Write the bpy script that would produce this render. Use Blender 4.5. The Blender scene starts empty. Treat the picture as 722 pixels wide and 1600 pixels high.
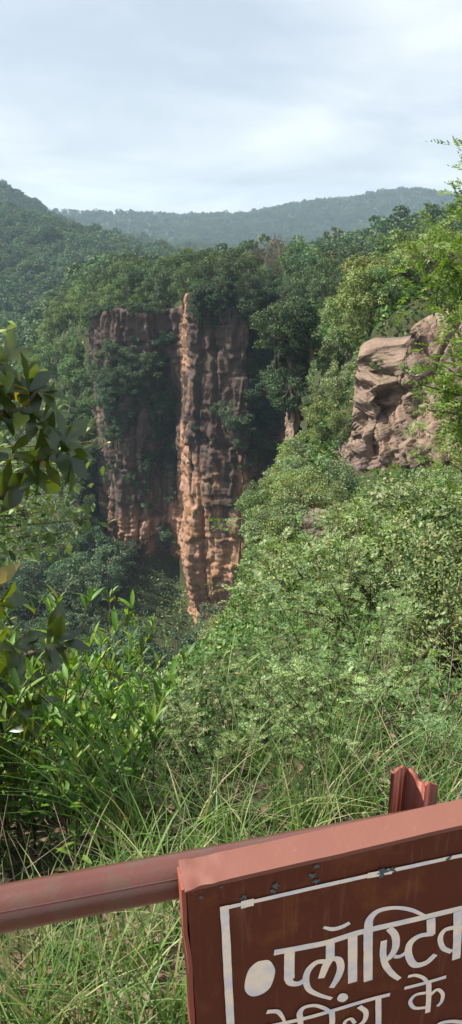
import bpy, math, random
import numpy as np
from mathutils import Vector, Matrix
from mathutils.bvhtree import BVHTree

RNG = np.random.default_rng(11)
random.seed(11)
SC = bpy.context.scene
COL = SC.collection
PITCH = math.radians(20.0)
FOC = 1209.0                       # focal length in photograph pixels
EYE = np.array([0.0, 0.0, 1.6])
CP, SP = math.cos(PITCH), math.sin(PITCH)
SUN_EL, SUN_AZ = math.radians(51), math.radians(6)   # azimuth: 0 = exactly left, + = ahead of the camera
TO_SUN = np.array([-math.cos(SUN_AZ) * math.cos(SUN_EL), math.sin(SUN_AZ) * math.cos(SUN_EL), math.sin(SUN_EL)])


def ray(px, py):
    u = (px - 361) / FOC
    v = (800 - py) / FOC
    return np.array([u, CP + v * SP, v * CP - SP])


def at(px, py, Y):
    d = ray(px, py)
    return EYE + d * (Y / d[1])


def project(P):
    P = np.asarray(P, float) - EYE
    z = P[..., 1] * CP - P[..., 2] * SP
    zz = np.where(z > 1e-3, z, 1e-3)
    return 361 + FOC * P[..., 0] / zz, 800 - FOC * (P[..., 1] * SP + P[..., 2] * CP) / zz, z


# ------------------------------------------------------------------ noise
def _hash(i, j, k, s):
    h = (i * 374761393 + j * 668265263 + k * 2147483647 + s * 1274126177) & 0xFFFFFFFF
    h = ((h ^ (h >> 13)) * 1274126177) & 0xFFFFFFFF
    h = h ^ (h >> 16)
    return (h & 0xFFFFFF) / float(0xFFFFFF)


def vnoise(p, seed=0):
    p = np.asarray(p, float)
    i = np.floor(p).astype(np.int64)
    f = p - i
    f = f * f * (3 - 2 * f)
    out = 0
    for a in (0, 1):
        for b in (0, 1):
            for c in (0, 1):
                w = (f[..., 0] if a else 1 - f[..., 0]) * (f[..., 1] if b else 1 - f[..., 1]) * (f[..., 2] if c else 1 - f[..., 2])
                out = out + w * _hash(i[..., 0] + a, i[..., 1] + b, i[..., 2] + c, seed)
    return out * 2 - 1


def fbm(p, octv=4, seed=0, gain=0.5):
    s, a = 0, 1.0
    p = np.asarray(p, float)
    for o in range(octv):
        s = s + a * vnoise(p * (2.03 ** o) + o * 17.3, seed + o)
        a *= gain
    return s


# ------------------------------------------------------------------ mesh helpers
def mesh_np(name, verts, faces, mat=None, smooth=False):
    """faces: list of (n,k) int arrays"""
    me = bpy.data.meshes.new(name)
    verts = np.asarray(verts, np.float32)
    if not isinstance(faces, list):
        faces = [faces]
    faces = [np.asarray(f, np.int32) for f in faces if len(f)]
    loops = np.concatenate([f.ravel() for f in faces])
    sizes = np.concatenate([np.full(len(f), f.shape[1], np.int32) for f in faces])
    starts = np.concatenate([[0], np.cumsum(sizes)[:-1]]).astype(np.int32)
    me.vertices.add(len(verts))
    me.vertices.foreach_set('co', verts.ravel())
    me.loops.add(len(loops))
    me.loops.foreach_set('vertex_index', loops)
    me.polygons.add(len(sizes))
    me.polygons.foreach_set('loop_start', starts)
    me.polygons.foreach_set('loop_total', sizes)
    if smooth:
        me.polygons.foreach_set('use_smooth', np.ones(len(sizes), bool))
    me.update(calc_edges=True)
    if mat:
        me.materials.append(mat)
    return me


class MB:
    def __init__(self):
        self.v, self.q, self.t, self.n = [], [], [], 0

    def add(self, v, q=None, t=None):
        v = np.asarray(v, float).reshape(-1, 3)
        if q is not None and len(q):
            self.q.append(np.asarray(q) + self.n)
        if t is not None and len(t):
            self.t.append(np.asarray(t) + self.n)
        self.v.append(v)
        self.n += len(v)

    def tube(self, pts, rad, sides=6, cap=True):
        pts = np.asarray(pts, float)
        n = len(pts)
        rad = np.broadcast_to(rad, (n,)) if np.ndim(rad) == 0 else np.asarray(rad, float)
        tan = np.gradient(pts, axis=0)
        tan /= np.linalg.norm(tan, axis=1)[:, None] + 1e-9
        ref = np.array([0, 0, 1.0]) if abs(tan[0][2]) < 0.9 else np.array([1.0, 0, 0])
        vs = []
        for i in range(n):
            a = np.cross(tan[i], ref)
            a /= np.linalg.norm(a) + 1e-9
            b = np.cross(tan[i], a)
            ref = np.cross(a, tan[i])
            th = np.linspace(0, 2 * np.pi, sides, endpoint=False)
            vs.append(pts[i] + rad[i] * (np.cos(th)[:, None] * a + np.sin(th)[:, None] * b))
        q = []
        for i in range(n - 1):
            for k in range(sides):
                k2 = (k + 1) % sides
                q.append((i * sides + k, i * sides + k2, (i + 1) * sides + k2, (i + 1) * sides + k))
        t = []
        v = np.concatenate(vs)
        if cap:
            v = np.vstack([v, pts[0], pts[-1]])
            for k in range(sides):
                t.append((n * sides, (k + 1) % sides, k))
                t.append((n * sides + 1, (n - 1) * sides + k, (n - 1) * sides + (k + 1) % sides))
        self.add(v, q, t)

    def mesh(self, name, mat, smooth=True):
        f = []
        if self.q:
            f.append(np.concatenate(self.q))
        if self.t:
            f.append(np.concatenate(self.t))
        return mesh_np(name, np.concatenate(self.v), f, mat, smooth)


def unit(v):
    return v / (np.linalg.norm(v, axis=-1, keepdims=True) + 1e-9)


def leaf_quads(c, n, d, L, W):
    """rhombic leaves; c,n,d (N,3), L,W (N,)"""
    d = unit(d - n * np.sum(d * n, -1, keepdims=True))
    w = np.cross(n, d)
    L = np.asarray(L)[:, None]
    W = np.asarray(W)[:, None]
    v = np.stack([c - d * L * .5, c + w * W * .5 - d * L * .08, c + d * L * .5, c - w * W * .5 - d * L * .08], 1).reshape(-1, 3)
    return v, np.arange(len(v)).reshape(-1, 4)


def leaf_blades(base, d, n, L, W, segs=4, droop=0.0, fold=0.15, tipw=0.55, peak=.45):
    """folded blades with a midrib: base,d,n (N,3)"""
    N = len(base)
    d = unit(d)
    n = unit(n - d * np.sum(d * n, -1, keepdims=True))
    w = np.cross(n, d)
    L = np.broadcast_to(L, (N,))[:, None]
    W = np.broadcast_to(W, (N,))[:, None]
    dr = np.broadcast_to(droop, (N,))[:, None]
    rows = []
    for k in range(segs + 1):
        s = k / segs
        prof = (s / peak) ** .8 if s < peak else max(0.0, 1 - ((s - peak) / (1 - peak)) ** (1.3 / tipw))
        prof = max(prof, .03) if 0 < k < segs else .03
        c = base + d * L * s - n * L * dr * s * s
        e = w * W * .5 * prof
        up = n * W * .5 * prof * fold * 2
        rows += [c - e + up, c, c + e + up]
    v = np.stack(rows, 1)                     # N,(segs+1)*3,3
    m = (segs + 1) * 3
    q = []
    for k in range(segs):
        o = k * 3
        q += [(o, o + 1, o + 4, o + 3), (o + 1, o + 2, o + 5, o + 4)]
    q = np.asarray(q)
    Q = (np.arange(N) * m)[:, None, None] + q[None]
    return v.reshape(-1, 3), Q.reshape(-1, 4)


def rand_dirs(n):
    return unit(RNG.normal(size=(n, 3)))


# ------------------------------------------------------------------ object helpers
def put(o, label=None, cat=None, group=None, kind=None):
    if label:
        o['label'] = label
    if cat:
        o['category'] = cat
    if group:
        o['group'] = group
    if kind:
        o['kind'] = kind
    return o


def obj(name, me, parent=None):
    o = bpy.data.objects.new(name, me)
    COL.objects.link(o)
    if parent:
        o.parent = parent
    return o


def empty(name, loc=(0, 0, 0), rz=0, sc=1.0):
    o = bpy.data.objects.new(name, None)
    COL.objects.link(o)
    o.location = loc
    o.rotation_euler = (0, 0, rz)
    o.scale = (sc, sc, sc)
    o.empty_display_size = .1
    return o


# ------------------------------------------------------------------ materials
class NT:
    def __init__(self, name):
        self.m = bpy.data.materials.new(name)
        self.m.use_nodes = True
        self.t = self.m.node_tree
        self.t.nodes.clear()
        self.out = self.t.nodes.new('ShaderNodeOutputMaterial')

    def n(self, typ, **kw):
        x = self.t.nodes.new(typ)
        for k, v in kw.items():
            if k.startswith('i_'):
                key = k[2:]
                key = int(key) if key.isdigit() else key.replace('_', ' ')
                x.inputs[key].default_value = v
            else:
                setattr(x, k, v)
        return x

    def l(self, a, b):
        self.t.links.new(a, b)

    def mix(self, f, a, b, mode='MIX'):
        x = self.n('ShaderNodeMix', data_type='RGBA', blend_type=mode)
        for s, v in ((0, f), (6, a), (7, b)):
            if isinstance(v, bpy.types.NodeSocket):
                self.l(v, x.inputs[s])
            elif s == 0:
                x.inputs[0].default_value = v
            else:
                x.inputs[s].default_value = (*v, 1) if len(v) == 3 else v
        return x.outputs[2]

    def ramp(self, f, stops):
        x = self.n('ShaderNodeValToRGB')
        e = x.color_ramp.elements
        while len(e) < len(stops):
            e.new(0.5)
        for k, (p, c) in enumerate(stops):
            e[k].position = p
            e[k].color = (*c, 1) if not np.isscalar(c) else (c, c, c, 1)
        self.l(f, x.inputs[0])
        return x.outputs[0]

    def noise(self, vec, scale, detail=4, rough=.55, dist=0.0):
        x = self.n('ShaderNodeTexNoise', i_Scale=scale, i_Detail=detail, i_Roughness=rough, i_Distortion=dist)
        if vec is not None:
            self.l(vec, x.inputs['Vector'])
        return x.outputs['Fac']

    def coord(self, which='Object', scale=None, rot=None):
        if which == 'World':
            o = self.n('ShaderNodeNewGeometry').outputs['Position']
        else:
            o = self.n('ShaderNodeTexCoord').outputs[which]
        if scale or rot:
            mp = self.n('ShaderNodeMapping')
            self.l(o, mp.inputs['Vector'])
            if scale:
                mp.inputs['Scale'].default_value = scale
            if rot:
                mp.inputs['Rotation'].default_value = rot
            o = mp.outputs[0]
        return o

    def bump(self, h, strength, dist=.1, normal=None):
        b = self.n('ShaderNodeBump', i_Strength=strength, i_Distance=dist)
        self.l(h, b.inputs['Height'])
        if normal:
            self.l(normal, b.inputs['Normal'])
        return b.outputs[0]

    def principled(self, col, rough=.8, spec=.3, normal=None):
        b = self.n('ShaderNodeBsdfPrincipled')
        if isinstance(col, bpy.types.NodeSocket):
            self.l(col, b.inputs['Base Color'])
        else:
            b.inputs['Base Color'].default_value = (*col, 1)
        if isinstance(rough, bpy.types.NodeSocket):
            self.l(rough, b.inputs['Roughness'])
        else:
            b.inputs['Roughness'].default_value = rough
        b.inputs['Specular IOR Level'].default_value = spec
        if normal:
            self.l(normal, b.inputs['Normal'])
        self.l(b.outputs[0], self.out.inputs[0])
        return self.m


def leaf_mat(name, dark, light, third=None, transl=.3, gloss=.02, rough=.5, vary=.35, nscale=.15, tcol=None, rscale=1.0):
    k = NT(name)
    isl = k.n('ShaderNodeNewGeometry').outputs['Random Per Island']
    col = k.mix(isl, dark, light)
    if third:
        m = k.n('ShaderNodeMath', operation='MULTIPLY', i_1=7.31)
        k.l(isl, m.inputs[0])
        fr = k.n('ShaderNodeMath', operation='FRACT')
        k.l(m.outputs[0], fr.inputs[0])
        gt = k.n('ShaderNodeMath', operation='GREATER_THAN', i_1=1 - third[3])
        k.l(fr.outputs[0], gt.inputs[0])
        col = k.mix(gt.outputs[0], col, third[:3])
    wn = k.noise(k.coord('World'), nscale, 2)
    oi = k.n('ShaderNodeObjectInfo').outputs['Random']
    hs = k.n('ShaderNodeHueSaturation')
    a = k.n('ShaderNodeMapRange', i_From_Min=0.3, i_From_Max=.7, i_To_Min=1 - vary, i_To_Max=1 + vary)
    k.l(wn, a.inputs[0])
    b = k.n('ShaderNodeMapRange', i_To_Min=1 - vary * .7, i_To_Max=1 + vary * .7)
    k.l(oi, b.inputs[0])
    mu = k.n('ShaderNodeMath', operation='MULTIPLY')
    k.l(a.outputs[0], mu.inputs[0])
    k.l(b.outputs[0], mu.inputs[1])
    k.l(mu.outputs[0], hs.inputs['Value'])
    h = k.n('ShaderNodeMapRange', i_To_Min=.468, i_To_Max=.522)
    fr2 = k.n('ShaderNodeMath', operation='FRACT')
    m2 = k.n('ShaderNodeMath', operation='MULTIPLY', i_1=13.7)
    k.l(oi, m2.inputs[0])
    k.l(m2.outputs[0], fr2.inputs[0])
    k.l(fr2.outputs[0], h.inputs[0])
    k.l(h.outputs[0], hs.inputs['Hue'])
    k.l(col, hs.inputs['Color'])
    c = hs.outputs[0]
    di = k.n('ShaderNodeBsdfDiffuse')
    k.l(c, di.inputs[0])
    tr = k.n('ShaderNodeBsdfTranslucent')
    tc = k.mix(1.0, c, tcol or (1.0, 1.12, .45), 'MULTIPLY')
    k.l(tc, tr.inputs[0])
    mx = k.n('ShaderNodeMixShader', i_0=transl)
    k.l(di.outputs[0], mx.inputs[1])
    k.l(tr.outputs[0], mx.inputs[2])
    gl = k.n('ShaderNodeBsdfGlossy', i_Roughness=max(rough, .5) if gloss < .05 else rough)
    gl.inputs[0].default_value = (.9, .95, 1, 1)
    m3 = k.n('ShaderNodeMixShader', i_0=gloss)
    k.l(mx.outputs[0], m3.inputs[1])
    k.l(gl.outputs[0], m3.inputs[2])
    k.l(m3.outputs[0], k.out.inputs[0])
    return k.m


def bark_mat(name, a, b):
    k = NT(name)
    f = k.noise(k.coord('Object', (1, 1, .3)), 9, 4)
    return k.principled(k.mix(f, a, b), .9, .1, k.bump(f, .5, .03))


M = {}
M['bark'] = bark_mat('bark', (.05, .04, .03), (.16, .13, .10))
M['twig'] = bark_mat('twig', (.06, .045, .03), (.14, .10, .07))
M['dry'] = bark_mat('dry_wood', (.16, .12, .09), (.34, .27, .21))
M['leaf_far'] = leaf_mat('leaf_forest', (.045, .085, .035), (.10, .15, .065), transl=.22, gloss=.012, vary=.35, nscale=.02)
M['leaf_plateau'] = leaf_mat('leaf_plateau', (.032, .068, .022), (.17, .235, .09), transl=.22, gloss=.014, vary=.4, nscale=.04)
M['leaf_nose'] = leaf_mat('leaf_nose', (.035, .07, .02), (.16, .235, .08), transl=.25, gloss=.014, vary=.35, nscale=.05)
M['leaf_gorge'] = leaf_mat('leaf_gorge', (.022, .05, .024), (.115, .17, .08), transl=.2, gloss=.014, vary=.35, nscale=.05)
M['leaf_pale'] = leaf_mat('leaf_pale', (.085, .145, .07), (.17, .25, .13), transl=.25, gloss=.014, vary=.15)
M['leaf_slope'] = leaf_mat('leaf_slope', (.04, .075, .018), (.23, .32, .095), (.26, .28, .11, .10), transl=.26, gloss=.02, vary=.3, nscale=.12)
M['leaf_grey'] = leaf_mat('leaf_greygreen', (.05, .085, .028), (.25, .33, .14), (.25, .27, .12, .12), transl=.22, gloss=.026, vary=.28, nscale=.15)
M['leaf_olive'] = leaf_mat('leaf_olive', (.07, .11, .028), (.17, .22, .06), (.28, .22, .07, .06), transl=.25, gloss=.026, vary=.3, nscale=.2)
M['leaf_pinnate'] = leaf_mat('leaf_pinnate', (.045, .085, .022), (.23, .32, .115), transl=.28, gloss=.02, vary=.28, nscale=.5)
M['leaf_bright'] = leaf_mat('leaf_bright', (.085, .17, .03), (.19, .30, .07), transl=.4, gloss=.02, vary=.25, nscale=.4)
M['leaf_lance'] = leaf_mat('leaf_lance', (.05, .13, .015), (.17, .31, .035), (.24, .34, .035, .15), transl=.35, gloss=.026, rough=.45, vary=.25, nscale=.8)
M['leaf_round'] = leaf_mat('leaf_round', (.04, .075, .018), (.20, .27, .085), (.25, .24, .09, .08), transl=.25, gloss=.03, rough=.5, vary=.25, nscale=.5)
M['leaf_large'] = leaf_mat('leaf_large', (.022, .055, .012), (.07, .12, .022), (.22, .20, .03, .03), transl=.45, gloss=.05, rough=.32, vary=.3, nscale=2, tcol=(1.7, 1.5, .3))
M['grass'] = leaf_mat('grass', (.06, .12, .025), (.19, .26, .07), (.34, .30, .15, .17), transl=.35, gloss=.02, vary=.25, nscale=1.0)
M['litter'] = leaf_mat('litter', (.10, .06, .035), (.24, .17, .11), (.30, .24, .17, .15), transl=.05, gloss=.012, vary=.2, nscale=2)
M['cover'] = leaf_mat('cover', (.028, .06, .014), (.12, .19, .045), (.26, .23, .10, .08), transl=.25, gloss=.014, vary=.35, nscale=.3)


def ground_mat():
    k = NT('ground')
    p = k.coord('World')
    n1 = k.noise(p, .06, 4)
    n2 = k.noise(p, 3.0, 8, .65)
    n3 = k.noise(p, 40.0, 6, .7)
    soil = k.mix(n2, (.075, .045, .03), (.18, .115, .08))
    soil = k.mix(k.ramp(n3, [(.35, 0.0), (.7, 1.0)]), soil, (.21, .155, .115))
    sep = k.n('ShaderNodeSeparateXYZ')
    k.l(p, sep.inputs[0])
    near = k.n('ShaderNodeMapRange', i_From_Min=1.45, i_From_Max=2.3)
    k.l(sep.outputs[1], near.inputs[0])
    green = k.mix(n1, (.022, .036, .014), (.05, .06, .025))
    green = k.mix(k.ramp(n2, [(.45, 0.0), (.62, .6)]), green, (.10, .085, .05))
    col = k.mix(near.outputs[0], soil, green)
    return k.principled(col, .95, .1, k.bump(n3, .6, .02, k.bump(n2, .5, .1)))


M['ground'] = ground_mat()


def rock_main():
    k = NT('cliff_rock')
    p = k.coord('World')
    v = k.coord('World', (1, 1, .16))
    h = k.coord('World', (.25, .25, 1.5))
    n_stain = k.noise(v, .35, 5, .6, .6)
    n_big = k.noise(p, .09, 3)
    n_bed = k.noise(h, .8, 5, .6)
    n_f = k.noise(p, 1.6, 8, .7)
    tan = k.mix(n_f, (.20, .10, .052), (.355, .20, .115))
    tan = k.mix(k.ramp(n_bed, [(.4, 0.0), (.65, .55)]), tan, (.36, .24, .19))
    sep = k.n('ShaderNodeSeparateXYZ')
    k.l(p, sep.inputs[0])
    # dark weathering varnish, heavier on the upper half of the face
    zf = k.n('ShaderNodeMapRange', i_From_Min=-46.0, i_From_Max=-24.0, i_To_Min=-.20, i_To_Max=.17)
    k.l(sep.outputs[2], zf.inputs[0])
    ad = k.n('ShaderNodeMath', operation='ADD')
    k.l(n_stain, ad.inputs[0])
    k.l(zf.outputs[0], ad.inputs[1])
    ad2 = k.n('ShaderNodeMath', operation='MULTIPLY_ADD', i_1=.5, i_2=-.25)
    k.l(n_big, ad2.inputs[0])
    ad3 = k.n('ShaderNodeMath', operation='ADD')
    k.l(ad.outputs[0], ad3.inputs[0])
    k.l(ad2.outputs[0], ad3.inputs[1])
    wl = k.n('ShaderNodeMapRange', i_From_Min=-11.0, i_From_Max=-8.0, i_To_Min=.14, i_To_Max=0.0)  # shade on the left wall painted in as extra dark colour
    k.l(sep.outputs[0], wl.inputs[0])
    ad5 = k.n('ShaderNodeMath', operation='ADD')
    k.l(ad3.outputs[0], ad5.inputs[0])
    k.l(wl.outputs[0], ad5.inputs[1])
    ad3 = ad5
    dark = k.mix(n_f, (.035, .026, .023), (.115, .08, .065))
    # sunlight on the pillar's left edge painted as lighter rock; outer face stained
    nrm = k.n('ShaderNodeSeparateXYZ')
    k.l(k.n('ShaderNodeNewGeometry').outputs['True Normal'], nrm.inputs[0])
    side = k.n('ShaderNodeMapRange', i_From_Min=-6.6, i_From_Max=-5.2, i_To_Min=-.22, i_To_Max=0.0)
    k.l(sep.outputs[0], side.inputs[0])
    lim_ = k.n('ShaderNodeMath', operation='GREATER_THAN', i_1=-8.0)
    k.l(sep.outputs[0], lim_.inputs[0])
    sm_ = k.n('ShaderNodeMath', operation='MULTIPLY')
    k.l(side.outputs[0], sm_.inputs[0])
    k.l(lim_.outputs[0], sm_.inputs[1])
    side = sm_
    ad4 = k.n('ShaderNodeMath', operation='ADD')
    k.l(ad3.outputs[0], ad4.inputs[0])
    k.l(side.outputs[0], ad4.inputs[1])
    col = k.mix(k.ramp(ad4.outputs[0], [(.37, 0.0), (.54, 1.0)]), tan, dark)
    pale = k.ramp(k.noise(v, .8, 4, .6), [(.66, 0.0), (.74, .6)])
    col = k.mix(pale, col, (.42, .36, .31))
    bm = k.bump(n_f, .55, .2, k.bump(n_bed, .6, .3))
    return k.principled(col, .92, .15, bm)


def rock_right():
    k = NT('outcrop_rock')
    p = k.coord('World')
    d = k.coord('World', (.5, .6, 1.0), (0.35, -.75, .2))
    n_f = k.noise(p, 2.2, 9, .68)
    n_l = k.noise(d, 1.1, 6, .6, 1.2)
    n_b = k.noise(p, .22, 3, .5, .5)
    base = k.mix(n_l, (.15, .107, .08), (.34, .25, .185))
    base = k.mix(k.ramp(n_f, [(.35, .7), (.6, 0.0)]), base, (.15, .10, .08))
    patina = k.ramp(n_b, [(.50, 0.0), (.60, .8)])
    col = k.mix(patina, base, (.155, .11, .10))
    red = k.ramp(k.noise(p, .5, 4), [(.58, 0.0), (.74, .4)])
    col = k.mix(red, col, (.32, .19, .125))
    bm = k.bump(k.noise(p, 7.0, 6, .7), .6, .06, k.bump(n_f, .7, .15, k.bump(n_l, .6, .2)))
    return k.principled(col, .9, .2, bm)


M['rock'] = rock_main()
M['rock2'] = rock_right()


def rust_paint(name, base, worn, rough=(.35, .6), rustamt=.62, scale=14, bump=.25, coat=0.0):
    k = NT(name)
    p = k.coord('Object')
    n1 = k.noise(p, scale, 6, .65)
    n2 = k.noise(p, scale * 9, 5, .7)
    n3 = k.noise(p, scale * .35, 4)
    col = k.mix(n3, base, worn)
    col = k.mix(k.ramp(n1, [(rustamt, 0.0), (rustamt + .08, .8)]), col, (.09, .045, .03))
    col = k.mix(k.ramp(n2, [(.62, 0.0), (.72, .5)]), col, tuple(min(1, c * 1.5) for c in worn))
    r = k.n('ShaderNodeMapRange', i_To_Min=rough[0], i_To_Max=rough[1])
    k.l(n3, r.inputs[0])
    m_ = k.principled(col, r.outputs[0], .5, k.bump(n2, bump, .0012, k.bump(n1, .4, .002)))
    k.t.nodes['Principled BSDF'].inputs['Coat Weight'].default_value = coat
    k.t.nodes['Principled BSDF'].inputs['Coat Roughness'].default_value = .22
    return m_


M['sign_top'] = rust_paint('sign_edge_paint', (.150, .048, .031), (.180, .071, .050), (.55, .75), .70, 10, .4)
M['pipe'] = rust_paint('pipe_paint', (.078, .022, .014), (.125, .046, .034), (.22, .36), .50, 22, .4, .25)
M['post'] = rust_paint('post_paint', (.21, .050, .030), (.25, .072, .045), (.5, .7), .68, 12, .4)


def sign_face():
    k = NT('sign_face_paint')
    p = k.coord('Object')
    n1 = k.noise(p, 7, 5, .65)
    n2 = k.noise(p, 60, 5, .7)
    n3 = k.noise(p, 22, 6, .7)
    col = k.mix(n1, (.080, .021, .011), (.112, .032, .016))
    col = k.mix(k.ramp(n1, [(.52, 0.0), (.72, .75)]), col, (.19, .065, .022))
    col = k.mix(k.ramp(n3, [(.58, 0.0), (.70, .5)]), col, (.14, .05, .024))
    st_ = k.noise(k.coord('Object', (9, 1, .6)), 9, 5, .65)
    col = k.mix(k.ramp(st_, [(.56, 0.0), (.72, .22)]), col, (.30, .17, .11))
    sc_ = k.noise(k.coord('Object', (1, 1, 6), (0, .5, 0)), 45, 3, .7)
    col = k.mix(k.ramp(sc_, [(.70, 0.0), (.74, .45)]), col, (.20, .10, .065))
    return k.principled(col, .6, .2, k.bump(n2, .2, .001))


def white_paint():
    k = NT('brushed_white_paint')
    p = k.coord('Object')
    n1 = k.noise(p, 30, 4, .6)
    n2 = k.noise(k.coord('Object', (12, 1, 1.5)), 40, 4, .7)
    col = k.mix(k.ramp(n1, [(.42, 0.0), (.62, 1.0)]), (.86, .76, .62), (.64, .65, .69))
    col = k.mix(k.ramp(n2, [(.55, 0.0), (.75, .35)]), col, (.40, .36, .36))
    return k.principled(col, .6, .3)


M['sign_face'] = sign_face()
M['white'] = white_paint()
k = NT('teal_undercoat')
M['teal'] = k.principled(k.mix(k.noise(k.coord('Object'), 60, 4), (.03, .06, .07), (.10, .15, .16)), .6, .3)

# ------------------------------------------------------------------ terrain sheet
# each column: px of the photograph, then (distance, height) of every control row
ROWS = {
    -900: [(-3, 0), (.6, 0), (2, -.3), (5, -2.0), (9, -5), (18, -14), (45, -40), (75, -60), (150, -52), (190, -46), (250, -38), (340, -25), (560, 15), (680, 5), (900, 62), (1200, 0), (1700, 40), (2700, 20)],
    0: [(-3, 0), (.6, 0), (2, -.5), (4, -1.6), (8, -5), (18, -14), (45, -42), (75, -58), (145, -54), (190, -47), (240, -44), (340, -34), (560, 5), (680, -8), (900, 57), (1200, -10), (1700, 44), (2700, 20)],
    60: [(-3, 0), (.6, 0), (2, -.55), (4, -1.7), (8, -5.5), (18, -14), (45, -43), (75, -58), (120, -52), (163, -27), (180, -28), (340, -36), (560, 3), (680, -9), (900, 35), (1200, -14), (1700, 46), (2700, 20)],
    105: [(-3, 0), (.6, 0), (2, -.55), (4, -1.7), (8, -5.5), (18, -14), (45, -43), (75, -58), (116, -52), (160, -19), (182, -17), (340, -35), (560, 0), (680, -12), (900, 18), (1200, -18), (1700, 45), (2700, 20)],
    148: [(-3, 0), (.6, 0), (2, -.55), (4, -1.7), (8, -5.5), (18, -14), (45, -43), (75, -57), (140, -50), (147, -13), (180, -11), (340, -32), (560, -5), (680, -16), (900, 2), (1200, -22), (1700, 42), (2700, 20)],
    170: [(-3, 0), (.6, 0), (2, -.55), (4, -1.7), (8, -5.5), (18, -14), (45, -43), (75, -57), (129, -53), (134, -10.5), (180, -11), (320, -27), (560, -8), (680, -18), (900, -3), (1200, -25), (1700, 40), (2700, 20)],
    220: [(-3, 0), (.6, 0), (2, -.5), (4, -1.6), (8, -5.0), (18, -13), (40, -38), (70, -57), (124, -55), (129, -10), (180, -11), (310, -22), (560, -14), (680, -26), (900, -12), (1200, -28), (1700, 38), (2700, 20)],
    268: [(-3, 0), (.6, 0), (2, -.45), (4, -1.4), (7.5, -3.6), (16, -11.5), (36, -33), (64, -56), (124, -58), (129, -9), (180, -11), (300, -19), (560, -18), (680, -34), (900, -28), (1200, -32), (1700, 36), (2700, 20)],
    290: [(-3, 0), (.6, 0), (2, -.4), (4, -1.3), (8, -3.4), (16, -9.5), (34, -29), (62, -55), (118, -59), (123, -8), (180, -10.8), (300, -18), (520, -22), (680, -36), (900, -30), (1200, -34), (1700, 34), (2700, 20)],
    340: [(-3, 0), (.6, 0), (2, -.35), (4, -1.2), (9, -3.6), (18, -8.2), (32, -21), (60, -52), (116, -58), (120, -8), (180, -10.5), (300, -17), (500, -22), (680, -38), (900, -32), (1200, -35), (1700, 34), (2700, 20)],
    390: [(-3, 0), (.6, 0), (2, -.35), (4, -1.2), (11, -4.2), (26, -9.3), (43, -14), (64, -45), (118, -56), (122, -8), (180, -10), (300, -15), (480, -20), (680, -38), (900, -32), (1200, -35), (1700, 38), (2700, 20)],
    440: [(-3, 0), (.6, 0), (2, -.3), (4, -1.1), (12, -4.2), (27, -9.5), (46, -14), (64, -24), (112, -36), (120, -8), (180, -9.5), (300, -13), (480, -18), (680, -38), (900, -32), (1200, -35), (1700, 50), (2700, 20)],
    490: [(-3, 0), (.6, 0), (2, -.3), (4, -1.0), (12, -4.0), (27, -9.3), (46, -12.5), (62, -13), (80, -11), (98, -8), (180, -8.5), (300, -11), (480, -14), (680, -38), (900, -32), (1200, -35), (1700, 62), (2700, 20)],
    530: [(-3, 0), (.6, 0), (2, -.3), (4, -1.0), (12, -3.9), (27, -9.2), (44, -12.5), (52, -10.5), (66, -8), (95, -7), (180, -7), (300, -8), (480, -12), (680, -36), (900, -30), (1200, -35), (1700, 66), (2700, 20)],
    570: [(-3, 0), (.6, 0), (2, -.3), (4, -1.0), (12, -3.8), (27, -9), (42.5, -12.5), (46.5, -4.8), (60, -5), (95, -6), (180, -6), (300, -6), (480, -10), (680, -34), (900, -30), (1200, -35), (1700, 75), (2700, 20)],
    630: [(-3, 0), (.6, 0), (2, -.25), (4, -.9), (12, -3.5), (26, -8.4), (41, -12), (45.5, -3.6), (60, -3.8), (95, -5), (180, -3.5), (300, -1), (480, -8), (680, -34), (900, -30), (1200, -32), (1700, 87), (2700, 20)],
    722: [(-3, 0), (.6, 0), (2, -.2), (4, -.7), (12, -2.8), (25, -7.4), (38, -10.5), (43, -3.5), (60, -1), (95, 0), (180, 1), (300, 2), (480, -6), (680, -30), (900, -28), (1200, -30), (1700, 62), (2700, 20)],
    1700: [(-3, 0), (.6, 0), (2, -.1), (4, -.3), (12, -1.2), (25, -4), (36, -6), (41, 0), (60, 2), (95, 4), (180, 5), (300, 6), (480, 0), (680, -20), (900, -20), (1200, -25), (1700, 50), (2700, 20)],
}
FAN = 3.2
_px = np.array(sorted(ROWS))
_q = (_px - 361) / 1225.0
_ctl = np.array([ROWS[p] for p in _px], float)          # cols, rows, 2
SUBS = [10, 16, 18, 18, 20, 20, 22, 18, 14, 20, 10, 12, 14, 12, 12, 12, 10]


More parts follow.
